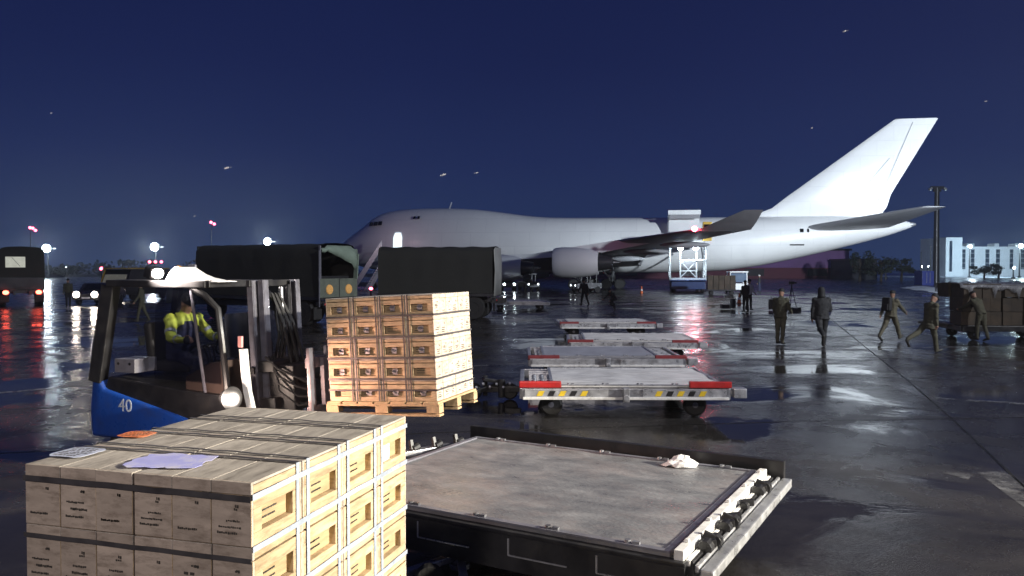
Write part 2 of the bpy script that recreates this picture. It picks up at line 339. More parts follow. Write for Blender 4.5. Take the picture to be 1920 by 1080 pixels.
def worn_paint(name, col, lo, hi, sc):
    m = mat(name, col, 0.35, var=0.25, scale=6, dirt_or_tint=(0.05, 0.05, 0.05), damt=0.0)
    t = m.node_tree; n = t.nodes; l = t.links; b = n["Principled BSDF"]
    tc = n.new("ShaderNodeTexCoord"); z = n.new("ShaderNodeTexNoise"); z.inputs["Scale"].default_value = sc; z.inputs["Detail"].default_value = 9; z.inputs["Roughness"].default_value = 0.75
    r = n.new("ShaderNodeMapRange"); r.inputs[1].default_value = lo; r.inputs[2].default_value = hi
    l.new(tc.outputs["Object"], z.inputs["Vector"]); l.new(z.outputs["Fac"], r.inputs[0]); l.new(r.outputs[0], b.inputs["Alpha"])
    return m
M['line'] = worn_paint("worn_line_paint", (0.20, 0.20, 0.21), 0.36, 0.62, 3.0)
M['linewhite'] = worn_paint("worn_white_marking", (0.16, 0.16, 0.165), 0.42, 0.64, 2.2)
M['joint'] = mat("joint_sealant", (0.008, 0.008, 0.008), 0.5)
def strip(name, pts, wd, m, z=0.004):
    b = MB(); pts = [Vector((p[0], p[1], z)) for p in pts]; rows = []
    for i, p in enumerate(pts):
        d = (pts[min(i + 1, len(pts) - 1)] - pts[max(0, i - 1)]).normalized(); s = Vector((-d.y, d.x, 0)) * wd / 2
        rows.append((p - s, p + s))
    vs = [q for r in rows for q in r]
    b.add(vs, [(2 * i, 2 * i + 1, 2 * i + 3, 2 * i + 2) for i in range(len(rows) - 1)])
    return tag(b.build(name, m), kind='structure')
strip("taxiway_line", [G(-60, 742), G(165, 722), G(560, 700), G(900, 686), G(1300, 664), G(1520, 657), G(1750, 651), G(2000, 648)], 0.17, M['line'])
strip("stand_marking", [G(1790, 893), G(1858, 885), G(2000, 985)], 0.34, M['linewhite'])
strip("second_stand_marking", [G(1720, 745), G(2000, 762)], 0.2, M['linewhite'])
strip("pavement_joint", [G(1545, 588), G(1640, 665), G(1700, 712), G(1790, 790), G(1960, 950)], 0.035, M['joint'])
strip("second_pavement_joint", [G(1190, 575), G(1330, 600), G(1620, 640), G(2000, 690)], 0.04, M['joint'])
strip("third_pavement_joint", [G(-200, 860), G(160, 842), G(800, 812), G(1500, 790), G(2100, 780)], 0.03, M['joint'])
# snow along the far edge of the apron
def patch(name, poly, m, z=0.02, sub=14, amp=0.12):
    b = MB(); n = len(poly); rows = 5
    c = sum((Vector(p) for p in poly), Vector()) / n
    fine = []
    for i in range(n):
        a = Vector(poly[i]); q = Vector(poly[(i + 1) % n])
        for k in range(sub): fine.append(a.lerp(q, k / sub))
    rings = []
    for k in range(rows):
        t = k / rows; rg = []
        for j, p in enumerate(fine):
            v = p.lerp(c, t); nn = mnoise.noise(Vector((v.x * .3, v.y * .3, 1.7)))
            v = v + (v - c).normalized() * (nn * 1.2 * (1 - t)); rg.append(Vector((v.x, v.y, z + (0 if k == 0 else amp * (0.6 + mnoise.noise(v * .5))))))
        rings.append(rg)
    b.loft(rings, False); m2 = len(fine)
    b.f.append(tuple((rows - 1) * m2 + j for j in range(m2))); b.m.append(0)
    return tag(b.build(name, m, smooth=True, auto=80), kind='structure')
patch("snow_bank", [G(1690, 540), G(1800, 556), G(1960, 560), G(1960, 548), G(1800, 545), G(1720, 536)], M['snow'])
patch("snow_field", [G(1560, 519), G(2300, 524), G(2300, 514), G(1600, 513)], M['snow'], 0.02, 14, 0.1)
patch("grass_verge", [G(-500, 518), G(800, 520), G(1500, 521), G(1500, 514), G(700, 513), G(-500, 512.5)], mat("winter_grass", (0.05, 0.055, 0.05), 0.9, var=0.4, scale=0.2), 0.02, 10, 0.1)

# ================================================================== far background
def windows_grid(b, x0, x1, z0, z1, n, rows, gap=0.35): pass
# long low hangar behind the aircraft
Yh = 205
def hx(px, Y): return (px - 960) / FPX * Y
def hz(py, Y): return D(960, py, Y).z
t = thing("hangar", "long low purple hangar with a dark red base behind the aircraft", "building", (hx(1330, Yh), Yh, 0))
x0, x1 = hx(760, Yh) - hx(1330, Yh), hx(1592, Yh) - hx(1330, Yh); zt = hz(470, Yh); zm = hz(502, Yh)
b = MB(); b.box(((x0 + x1) / 2, 10, (zm + zt) / 2), (x1 - x0, 20, zt - zm)); b.build("wall", M['purplewall'], t)
b = MB(); b.box(((x0 + x1) / 2, 10, zm / 2), (x1 - x0 - .3, 19.7, zm - 0.01)); b.build("base_wall", M['redwall'], t)
b = MB(); b.box(((x0 + x1) / 2, 10, zt + 0.25), (x1 - x0 + 1, 21, 0.5)); b.build("roof", M['darkmetal'], t)
for k in range(7):
    b = MB(); b.box((x0 + (x1 - x0) * (k + .5) / 7, -0.06, zm / 2 + .2), (5.0, 0.12, zm - 1.0)); b.build("shutter_door", M['darkmetal'], t)
# dark workshop between hangar and trees
Yw = 190
t = thing("workshop", "dark blue-grey workshop block beside the hangar, under the tail", "building", (hx(1620, Yw), Yw, 0))
b = MB(); b.box((0, 6, hz(488, Yw) / 2), (6.2, 12, hz(488, Yw))); b.build("wall", mat("dark_cladding", (0.05, 0.055, 0.07), 0.7), t)
b = MB(); b.box((0, 6, hz(488, Yw) + .2), (6.8, 12.6, 0.4)); b.build("roof", M['darkmetal'], t)
b = MB(); b.box((-0.6, -0.05, 2.6), (1.4, 0.1, 1.2)); b.build("window", M['winddark'], t)
# pale office building at the right
Yb = 255; ox = hx(1773, Yb); zt = hz(445, Yb); zl = hz(464, Yb)
t = thing("office_building", "pale floodlit office block with tall stair tower and dark window strips", "building", (ox, Yb, 0))
sxp = Yb / FPX
b = MB(); b.box((11.8 * sxp * 1.3, 8, zt / 2), (31 * sxp, 16, zt)); b.build("stair_tower", M['conc'], t, bevel=.05)
b = MB(); b.box((9 * sxp, -0.06, zt * .52), (5 * sxp, 0.14, zt * .78)); b.build("tower_window", M['winddark'], t)
b = MB(); wl = 190 * sxp; bx0 = 31 * sxp
b.box((bx0 + wl / 2, 9, zl / 2), (wl, 14, zl)); b.build("wall", M['conc'], t, bevel=.05)
b = MB(); b.box((bx0 + wl / 2, 9, zl + .15), (wl + .4, 14.4, .3)); b.build("roof", M['conc'], t)
for k, (p0, p1) in enumerate(((34, 43), (53, 60), (81, 88), (101, 108), (127, 133), (148, 156), (172, 178))):
    b = MB(); b.box(((p0 + p1) / 2 * sxp, 1.94, zl * .60), ((p1 - p0) * sxp, 0.14, zl * .68)); wnd = b.build("window", M['winddark'], t)
    for q in range(4):
        b = MB(); b.box(((p0 + p1) / 2 * sxp, 1.85, zl * (.30 + .17 * q)), ((p1 - p0) * sxp, .06, .12)); b.build("transom", M['conc'], wnd)
for xx, ww in ((70, 14), (120, 9), (165, 18)):
    b = MB(); b.box((xx * sxp, 9, zl + .9), (ww * sxp, 4, 1.2)); b.build("roof_plant", M['conc'], t, bevel=.05)
t2 = bpy.data.lights.new("office_flood", 'SPOT'); t2.energy = 52000; t2.spot_size = R(100); t2.spot_blend = .9; t2.color = (0.62, 0.85, 1.0); t2.shadow_soft_size = .4
o = bpy.data.objects.new("office_flood", t2); COL.objects.link(o); o.location = (hx(1880, 222), 222, 8.8)
o.rotation_euler = (Vector((hx(1850, Yb), Yb, 4)) - o.location).to_track_quat('-Z', 'Y').to_euler()
# lamps: mast + head + glowing lens
def lamp_mast(label, px, py, Y, rad, lens_mat, group, power=0.0, color=(0.8, 0.93, 1), name="flood_mast", cat="light mast", heads=2, emitfrac=1.0):
    p = D(px, py, Y); t = thing(name, label, cat, (p.x, p.y, 0), 0, group)
    b = MB(); b.cyl((0, 0, 0), (0, 0, p.z), 0.22, 0.10, 8); b.cyl((0, 0, 0), (0, 0, .4), .45, .45, 8); b.build("pole", M['darkmetal'], t, True)
    b = MB(); b.box((0, 0.05, p.z + .0), (rad * 2.4, .22, .18)); b.build("crossarm", M['darkmetal'], t)
    for k in range(heads):
        x = (k - (heads - 1) / 2) * rad * 1.25
        b = MB(); b.lathe([(rad * .5, -.35), (rad * .62, 0), (rad * .62, .12)], (x, -.15, p.z), 'Y', 12); h = b.build("lamp_housing", M['darkmetal'], t)
        # lens faces the apron
        b = MB(); b.ball((x, -.22 - rad * .3, p.z), (rad * .58, rad * .45, rad * .58), 12, 8); b.build("lens", lens_mat, h, True)
    if power:
        d = bpy.data.lights.new("mast_lamp", 'POINT'); d.energy = power; d.color = color; d.shadow_soft_size = rad * .5
        o = bpy.data.objects.new("mast_lamp", d); COL.objects.link(o); o.location = (p.x, p.y - .6 - rad, p.z)
    return t
FG = "floodlight masts along the far edge of the field"
lamp_mast("cold white floodlight mast above the bonnet of the leftmost truck", 90, 466, 210, 1.75, M['g_white'], FG, 7500, heads=1)
lamp_mast("cold white floodlight mast behind the forklift roof", 292, 463, 210, 1.75, M['g_white'], FG, 7500, heads=1)
lamp_mast("floodlight mast half hidden behind the top of the dark canvas truck", 503, 453, 230, 1.75, M['g_white'], FG, 7500, heads=1)
lamp_mast("white street lamp in front of the office stair tower", 1818, 462, 235, 0.75, M['g_white'], "street lamps by the office block", 3000, (0.7, 0.88, 1), "street_lamp", "street lamp", 1)
lamp_mast("brightest white street lamp at the right edge of the photo", 1912, 461, 225, 1.0, M['g_white'], "street lamps by the office block", 4000, (0.7, 1, .95), "street_lamp", "street lamp", 1)
for px, py, Yq, rr, lb in ((1728, 500, 240, .38, "small white lamp left of the tall dark mast, lower pair"), (1740, 500, 242, .38, "small white lamp touching the foot of the tall dark mast"),
                          (1759, 499, 244, .28, "small greenish lamp just right of the tall dark mast"), (1745, 462, 260, .18, "tiny lamp high up left of the tall dark mast"),
                          (1661, 504, 200, .22, "tiny dim lamp among the dark trees under the tail"), (1900, 502, 200, .5, "low lamp behind the hedge in front of the office block"),
                          (1761, 473, 262, .2, "tiny lamp high up right of the tall dark mast"), (1727, 473, 262, .15, "faint tiny lamp farthest left in the cluster by the tall mast")):
    lamp_mast(lb, px, py, Yq, rr, M['g_white'] if rr > .3 else M['g_dim'], "small far lamps", 0, name="street_lamp", cat="street lamp", heads=1)
for px, py, Yq, rr, lb in ((125, 501, 260, .45, "small white far lamp right of the leftmost truck"), (70, 503, 260, .16, "tiny far lamp behind the leftmost truck"),
                           (330, 505, 260, .14, "tiny far lamp under the forklift beacon")):
    lamp_mast(lb, px, py, Yq, rr, M['g_dim'], "small far lamps on the left", 0, name="street_lamp", cat="street lamp", heads=1)
# tall unlit mast at the right
Ym = 140; p = D(1757, 352, Ym)
t = thing("tall_light_mast", "tall dark lighting mast with two dim lamp heads behind the tailplane", "light mast", (p.x, p.y, 0))
b = MB(); b.cyl((0, 0, 0), (0, 0, p.z), .55, .38, 10); b.build("pole", M['darkmetal'], t, True)
b = MB(); b.box((0, 0, p.z), (2.2, .5, .5)); b.box((0, 0, p.z - .5), (1.3, .4, .4)); b.build("head_frame", M['darkmetal'], t)
for sx_ in (-1, 1):
    b = MB(); b.box((sx_ * 1.25, -.2, p.z - .2), (.55, .5, .35), (0, sx_ * .5, 0)); b.build("lamp_head", M['silver'], t)
    b = MB(); b.ball((sx_ * 1.3, -.38, p.z - .45), (.16, .12, .10), 8, 6); b.build("lens", glow("idle_lamp_glow", (.7, .9, 1), .45), t, True)
# red obstruction lamps
def obst(label, pts, Y, group):
    ps = [D(a, c, Y) for a, c in pts]; p = ps[0]
    t = thing("obstruction_mast", label, "warning light", (p.x, p.y, 0), 0, group)
    b = MB(); b.cyl((0, 0, 0), (0, 0, p.z - .2), .12, .07, 6)
    for q in ps: b.bar((0, 0, p.z - .3), (q.x - p.x, 0, q.z - .2), .10)
    b.build("pole", M['darkmetal'], t)
    for q in ps:
        b = MB(); b.ball((q.x - p.x, -.1, q.z), .42 * Y / 240, 10, 6); b.build("red_lamp", M['g_obst'], t, True)
OG = "red obstruction lights on thin masts"
obst("cluster of bright red lamps on a thin mast above the leftmost truck", ((57, 427), (62, 428), (67, 432)), 150, OG)
obst("pair of red lamps on a thin mast left of the dark canvas truck", ((396, 417), (402, 420)), 190, OG)
obst("row of three small pink lamps under the second floodlight", ((281, 491), (292, 491), (303, 491)), 130, OG)
obst("single small pink lamp between car and floodlight", ((190, 504), (191, 503)), 130, OG)
obst("pair of red lamps left of the air stairs", ((661, 456), (676, 455)), 125, OG)
obst("single red lamp low beside the foot of the air stairs", ((695, 541), (697, 541)), 60, OG)
# far tree line on the left (one mass) and single trees on the right
def crown_leaves(b, c, r, n, seed, leaf=0.5):
    rnd = random.Random(seed)
    cl = [(Vector((rnd.uniform(-1, 1), rnd.uniform(-1, 1), rnd.uniform(-.8, 1))), rnd.uniform(.25, .5)) for _ in range(9)]
    for i in range(n):
        q, rr = cl[rnd.randrange(len(cl))]
        d = Vector((rnd.gauss(0, 1), rnd.gauss(0, 1), rnd.gauss(0, 1))).normalized() * rr * rnd.random() ** .4
        p = Vector(((q.x * .62 + d.x) * r[0], (q.y * .62 + d.y) * r[1], (q.z * .62 + d.z) * r[2])) + Vector(c)
        u = Vector((rnd.gauss(0, 1), rnd.gauss(0, 1), rnd.gauss(0, 1))).normalized(); v = u.orthogonal().normalized(); s = leaf * rnd.uniform(.5, 1.2)
        b.add([p - u * s, p + v * s * .6, p + u * s, p - v * s * .6], [(0, 1, 2, 3)])
rnd = random.Random(3); b = MB()
for i in range(46):
    px = rnd.uniform(-700, 640); Y = rnd.uniform(250, 330); h = rnd.uniform(3.0, 5.2) if px < 250 else rnd.uniform(3.0, 6.0)
    crown_leaves(b, (hx(px, Y), Y, h * .55), (h * 1.5, h * .8, h * .55), 130, i, .6)
tag(b.build("far_treeline", M['foliage']), "dark far-off tree line along the horizon at the left", "trees", kind='stuff')
def tree(label, px, pytop, Y, wd, seed, group):
    h = D(px, pytop, Y).z; t = thing("bare_tree", label, "tree", (hx(px, Y), Y, 0), 0, group)
    b = MB(); rn = random.Random(seed)
    b.tube([(0, 0, 0), (.1, 0, h * .35), (0, .1, h * .8)], [.28, .2, .06], 7)
    for k in range(7):
        a = rn.uniform(0, 6.28); z = h * rn.uniform(.3, .6); r = wd * rn.uniform(.4, .7)
        b.tube([(0.05, 0, z), (r * .5 * math.cos(a), r * .5 * math.sin(a), z + h * .16), (r * math.cos(a), r * math.sin(a), z + h * .24)], [.09, .06, .02], 5)
    b.build("trunk", M['bark'], t)
    b = MB(); crown_leaves(b, (0, 0, h * .6), (wd * 1.05, wd, h * .46), 900, seed, .28); b.build("crown", M['foliage'], t)
TG = "dark trees under and beyond the tail"
for i, (px, py, Y, wd, lb) in enumerate(((1612, 470, 165, 2.6, "broad dark tree right against the workshop under the tailplane"), (1652, 478, 160, 3.2, "dark tree with a dim lamp showing beneath the tail cone"), (1690, 482, 170, 3.0, "dark tree left of the navy container"),
                          (1845, 497, 200, 3.0, "low dark bush in front of the office block's first windows"), (1872, 495, 200, 2.8, "low dark bush near the middle of the office block"))):
    tree(lb, px, py, Y, wd, 40 + i, TG)
# navy container
Yc = 120; p = G(1740, 543); p = p * (Yc / p.y)
t = thing("shipping_container", "navy blue container standing on end of the snow bank by the mast", "container", (p.x, Yc, 0))
b = MB(); b.box((0, 1.2, hz(508, Yc) / 2), (22 * Yc / FPX, 2.4, hz(508, Yc))); b.build("shell", M['navybox'], t, bevel=.03)
b = MB()
for k in range(6): b.box(((k - 2.5) * .29, -.03, hz(508, Yc) / 2), (.1, .06, hz(508, Yc) * .86))
b.build("rib_panel", M['navybox'], t)
b = MB(); b.bar((-.25, -.08, .3), (-.25, -.08, 1.9), .05); b.bar((.25, -.08, .3), (.25, -.08, 1.9), .05); b.build("lock_bar", M['steel'], t)

# ================================================================== the aircraft (nose left, tail right)
ALPHA = R(10.0); NOSE = Vector((-22.2, 103.4, 0))
plane = thing("cargo_aircraft", "huge white four-engined cargo jet parked across the apron, nose left and tail right", "aircraft", NOSE, -ALPHA)
# stations: s, half width, crown z, belly z, widest z
ST = [(0.0, .06, 4.85, 4.7, 4.78), (0.35, .62, 5.45, 4.05, 4.7), (1.0, 1.15, 6.05, 3.5, 4.75), (2.2, 1.75, 6.95, 2.95, 4.85), (3.4, 2.2, 7.75, 2.6, 4.95), (4.3, 2.45, 8.55, 2.4, 5.0),
      (5.2, 2.68, 9.15, 2.25, 5.05), (6.5, 2.92, 9.6, 2.12, 5.1), (8.5, 3.14, 9.9, 2.02, 5.15), (11, 3.25, 10.0, 1.95, 5.2), (15, 3.25, 9.98, 1.95, 5.2), (18, 3.25, 9.8, 1.95, 5.2), (21, 3.25, 9.42, 1.95, 5.2),
      (24, 3.25, 8.98, 1.95, 5.2), (26.5, 3.25, 8.72, 1.95, 5.2), (30, 3.25, 8.62, 1.95, 5.2), (38, 3.25, 8.55, 1.95, 5.2), (44, 3.25, 8.52, 1.98, 5.2), (48, 3.22, 8.5, 2.2, 5.3), (52, 3.05, 8.5, 2.75, 5.6), (56, 2.7, 8.52, 3.6, 6.0),
      (60, 2.2, 8.5, 4.55, 6.5), (63.5, 1.6, 8.38, 5.45, 6.9), (66.3, .98, 8.12, 6.25, 7.2), (68.2, .42, 7.8, 6.95, 7.4), (68.7, .15, 7.6, 7.2, 7.4)]
def interp(s):
    for a, c in zip(ST, ST[1:]):
        if a[0] <= s <= c[0]:
            t_ = (s - a[0]) / (c[0] - a[0]); return [a[i] + (c[i] - a[i]) * t_ for i in range(5)]
    return list(ST[-1])
def smooth_station(s):
    q = [interp(max(0, min(68.7, s + dd))) for dd in (-.5, 0, .5)]
    return [s] + [sum(x[i] for x in q) / 3 for i in range(1, 5)] if 1.5 < s < 67 else interp(s)
NR = 48
def ring_at(s):
    _, hw, zc, zb, zw = smooth_station(s); out = []
    hump = zc > 8.75 and s < 27 and s > 4
    for j in range(NR):
        a = 2 * math.pi * j / NR; c, sn = math.cos(a), math.sin(a)
        if sn >= 0:
            ht = zc - zw; x = hw * c
            if ht > hw * 1.02:               # upper deck: taller, narrower lobe on the round body
                k = min(1, (ht / hw - 1.02) / .45)
                x = hw * c * (1 - .22 * k * sn ** 2.2)
            out.append(Vector((s, x, zw + ht * sn)))
        else: out.append(Vector((s, hw * c, zw + (zw - zb) * sn)))
    return out
ss = [0, .15, .35, .65, 1, 1.6, 2.2, 2.8, 3.4, 3.9, 4.3, 4.8, 5.2, 5.8, 6.5, 7.5, 8.5, 9.7, 11] + [12 + i * 1.0 for i in range(57)] + [68.35, 68.7]
b = MB(); b.loft([ring_at(s) for s in ss]); fus = b.build("fuselage", M['plane'], plane, True, auto=60)
def fus_y(s, z):                              # half width of the port skin at height z
    _, hw, zc, zb, zw = smooth_station(s)
    q = (z - zw) / ((zc - zw) if z > zw else (zw - zb)); q = max(-1, min(1, q)); return hw * math.sqrt(1 - q * q)
def skin_patch(name, s0, s1, z0, z1, m, parent, off=.02, nseg=6, shape=None):
    b = MB(); rows = []
    for i in range(nseg + 1):
        z = z0 + (z1 - z0) * i / nseg
        f = shape(i / nseg) if shape else (0, 1)
        a, c = s0 + (s1 - s0) * f[0], s0 + (s1 - s0) * f[1]
        rows.append([Vector((a, -fus_y(a, z) - off, z)), Vector((c, -fus_y(c, z) - off, z))])
    inn = [[p + Vector((0, .12, 0)) for p in r] for r in rows]
    b.loft([[r[0] for r in rows] + [r[1] for r in reversed(rows)], [r[0] for r in inn] + [r[1] for r in reversed(inn)]], False)
    n = len(rows)
    for i in range(nseg): b.f.append((i, i + 1, 2 * n - 2 - i, 2 * n - 1 - i)); b.m.append(0)
    return b.build(name, m, parent)
# cockpit glazing, upper deck windows, door, small hatches
for k in range(3): skin_patch("cockpit_window", 4.75 + k * .62, 5.27 + k * .62, 7.75 + k * .04, 8.25 + k * .04, M['glassdark'], plane, .22 - .05 * k, 3)
for k in range(2): skin_patch("upper_deck_window", 10.6 + k * .55, 10.85 + k * .55, 8.55, 8.9, M['glassdark'], plane, .16, 3)
skin_patch("crew_door_window", 56.1, 56.5, 6.55, 6.95, M['glassdark'], plane, .05, 3); skin_patch("crew_door_window", 56.9, 57.1, 6.55, 6.95, M['glassdark'], plane, .05, 3)
skin_patch("service_hatch", 55.0, 56.6, 5.05, 5.2, M['darkmetal'], plane, .03, 2)
# lit front passenger door
skin_patch("open_door", 8.25, 9.4, 4.55, 6.85, M['g_cabin'], plane, .04, 8, lambda t_: ((-.25, 1.25) if t_ < .14 else (0.02 + .22 * max(0, t_ - .75) * 4 * .8, .98 - .22 * max(0, t_ - .75) * 4 * .8)))
# fin
def wing_loft(secs, nm, m, parent):            # secs: list of (le point, chord vector, thickness, thickness axis)
    rings = []
    prof = [(0, 0), (.03, .42), (.12, .82), (.3, 1), (.55, .78), (.8, .36), (1, .03), (1, -.03), (.8, -.3), (.55, -.62), (.3, -.8), (.12, -.7), (.03, -.36)]
    for le, ch, th, ax in secs:
        le = Vector(le); ch = Vector(ch); ax = Vector(ax)
        rings.append([le + ch * u + ax * (th * .5 * v_) for u, v_ in prof])
    b = MB(); b.loft(rings); return b.build(nm, m, parent, True, auto=50)
wing_loft([((50.0, 0, 8.2), (14.5, 0, 0), .25, (0, 1, 0)), ((51.5, 0, 8.75), (14.0, 0, 0), .35, (0, 1, 0)), ((53.4, 0, 9.5), (12.6, 0, 0), .8, (0, 1, 0)), ((55.2, 0, 10.9), (11.2, 0, 0), 1.1, (0, 1, 0)),
           ((66.6, 0, 19.3), (4.7, 0, .06), .45, (0, 1, 0)), ((66.8, 0, 19.42), (4.3, 0, 0.02), .3, (0, 1, 0))], "tail_fin", M['plane'], plane)
b = MB()
b.bar((65.05, -.42, 10.0), (68.6, -.22, 19.0), .04, .04); b.bar((62.6, -.52, 10.6), (66.2, -.3, 15.0), .03, .03)
b.build("rudder_seam", M['planegrey'], plane)
# tailplanes
for sg in (-1, 1):
    wing_loft([((56.2, sg * 1.6, 6.95), (9.6, 0, .12), 1.05, (0, 0, 1)), ((66.0, sg * 11.0, 8.55), (2.6, 0, .05), .3, (0, 0, 1)), ((66.35, sg * 11.25, 8.6), (2.1, 0, .02), .15, (0, 0, 1))], "tailplane", M['plane'] if sg > 0 else M['planegrey'], plane)  # near one takes the darker grey, underside shade put into its colour
b = MB(); b.lathe([(.28, 0), (.26, .5), (.12, .9)], (68.2, 0, 7.45), 'X', 12); b.build("tail_exhaust", M['galv'], plane, True)
# wings
def wz(y): return 3.15 + .105 * max(0, y - 3.2) - .0000 * y
for sg in (-1, 1):
    secs = [((19.6, 0, 3.0), (19.5, 0, -.5), 1.9, (0, 0, 1)), ((22.4, 3.25, 3.3), (15.6, 0, -.35), 1.75, (0, 0, 1)), ((29.4, 12.0, 4.25), (9.9, 0, -.15), .95, (0, 0, 1)), ((36.6, 20.9, 5.05), (6.9, 0, -.05), .6, (0, 0, 1)), ((43.2, 29.2, 5.65), (4.5, 0, 0), .32, (0, 0, 1))]
    secs = [((a[0], sg * a[1], a[2]), c, d, e_) for a, c, d, e_ in secs]
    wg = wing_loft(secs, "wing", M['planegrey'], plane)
    wing_loft([((43.5, sg * 29.15, 5.62), (4.2, 0, 0), .30, (0, 0, 1)), ((44.6, sg * 30.0, 6.15), (3.4, 0, 0), .2, (0, .7 * sg, .7)), ((47.0, sg * 30.6, 7.15), (1.5, 0, 0), .12, (0, sg, .1))], "winglet", M['wingletshade'], plane)
    for yy, ss_ in ((7.5, 33), (11.5, 36), (17.5, 38.5), (22.3, 42)):   # flap track fairings
        b = MB(); b.ball((ss_ + .6, sg * yy, wz(yy) - .55), (2.3, .22, .30), 10, 8); b.build("flap_fairing", M['planegrey'], wg, True)
b = MB(); b.ball((43.15, -29.3, 5.72), .22, 10, 6); b.build("navigation_light", glow("port_light_glow", (1, .05, .09), 130), plane, True)
d = bpy.data.lights.new("port_navigation_lamp", 'POINT'); d.energy = 50; d.color = (1, .08, .10); d.shadow_soft_size = .15
o = bpy.data.objects.new("port_navigation_lamp", d); COL.objects.link(o); o.location = plane.matrix_basis @ Vector((42.6, -29.6, 5.9))
# engines
for yy, s0, z in ((11.7, 21.4, 2.5), (20.8, 30.3, 3.0), (-11.7, 21.4, 2.5), (-20.8, 30.3, 3.0)):
    b = MB(); b.lathe([(.9, 1.1), (1.18, .5), (1.24, .12), (1.32, 0), (1.42, .22), (1.48, .9), (1.46, 2.3), (1.3, 3.6), (1.12, 4.3), (1.0, 4.3), (.95, 3.5)], (s0, yy, z), 'X', 32, caps=False); ng = b.build("engine", M['nacelle'], plane, True)
    b = MB(); b.lathe([(.05, -.0), (.3, .3), (1.2, .55), (1.2, .8)], (s0 + .4, yy, z), 'X', 24); b.build("fan", M['darkmetal'], ng, True)
    b = MB(); b.lathe([(.93, 3.4), (.74, 4.7), (.6, 5.6), (.3, 5.7), (.05, 6.4)], (s0, yy, z), 'X', 24); b.build("exhaust_cone", M['darkmetal'], ng, True)
    b = MB(); wy = abs(yy); le = 22.4 + (wy - 3.25) * .8
    b.loft([[Vector((s0 + 1.0, yy + q * .2, z + 1.35)), Vector((s0 + 4.6, yy + q * .16, z + .95)), Vector((le + 3, yy + q * .22, wz(wy) - .2)), Vector((le - .3, yy + q * .1, wz(wy) + .1))] for q in (-1, 1)]); b.build("pylon", M['nacelle'], plane, True)
# landing gear
for s0, yy in ((31.5, -5.4), (31.5, 5.4), (35.0, -1.9), (35.0, 1.9)):
    b = MB(); b.cyl((s0, yy, .7), (s0 + .1, yy * .95, 2.8), .18, .22, 10); b.bar((s0 - .8, yy, .62), (s0 + .8, yy, .62), .24); b.bar((s0, yy, .9), (s0 - 1.3, yy, 2.4), .14); gr = b.build("main_gear", M['darkmetal'], plane)
    for dx in (-.78, .78):
        for dy in (-.5, .5):
            b = MB(); b.lathe([(.2, -.2), (.52, -.2), (.61, -.12), (.61, .12), (.52, .2), (.2, .2)], (s0 + dx, yy + dy, .61), 'Y', 20); b.build("wheel", M['rubber'], gr, True)
b = MB(); b.cyl((8.2, 0, .6), (8.3, 0, 2.5), .16, .2, 10); b.build("nose_gear", M['darkmetal'], plane)
for dy in (-.4, .4):
    b = MB(); b.lathe([(.2, -.18), (.5, -.18), (.58, -.1), (.58, .1), (.5, .18), (.2, .18)], (8.2, dy, .58), 'Y', 20); b.build("wheel", M['rubber'], plane, True)
b = MB(); b.bar((14.6, 0, 9.95), (14.9, 0, 10.75), .25, .08); b.build("antenna", M['white'], plane)
# open side cargo door: frame, lit hold behind, door panel swung up
DS0, DS1 = 41.4, 45.0
PM = plane.matrix_basis.copy()
skin_patch("cargo_door_opening", DS0, DS1, 4.9, 7.9, mat("lit_hold_lining", (0.5, 0.5, 0.5), .6, emit=(.7, .85, 1), estr=.22), plane, .05, 8)
b = MB()
pts = [Vector((0, -fus_y(43, 7.95) - .08, 7.95)), Vector((0, -fus_y(43, 7.95) - 1.7, 8.75)), Vector((0, -fus_y(43, 7.95) - 3.2, 9.0))]
for (s_a, s_b) in ((DS0, DS1),):
    rows = [[Vector((s_a, p.y, p.z)), Vector((s_b, p.y, p.z))] for p in pts]
    vs = [q for r in rows for q in r]; off = Vector((0, 0, -.18)); vs2 = [q + off for q in vs]
    b.loft([[rows[0][0], rows[1][0], rows[2][0], rows[2][1], rows[1][1], rows[0][1]], [q + off for q in (rows[0][0], rows[1][0], rows[2][0], rows[2][1], rows[1][1], rows[0][1])]])
cd = b.build("cargo_door", M['plane'], plane)
b = MB(); q = pts[2]
b.box(((DS0 + DS1) / 2, q.y - .08, q.z - .22), (DS1 - DS0, .14, .5)); b.build("door_sill", M['white'], cd)
b = MB(); b.box(((DS0 + DS1) / 2, q.y - .02, q.z - .72), (DS1 - DS0 - .3, .10, .42)); b.build("door_seal", M['planegrey'], cd)
b = MB(); b.box(((DS0 + DS1) / 2, q.y + .9, q.z - 1.6), (DS1 - DS0 - .2, .10, 1.5)); b.build("door_curtain", M['nacelle'], cd)

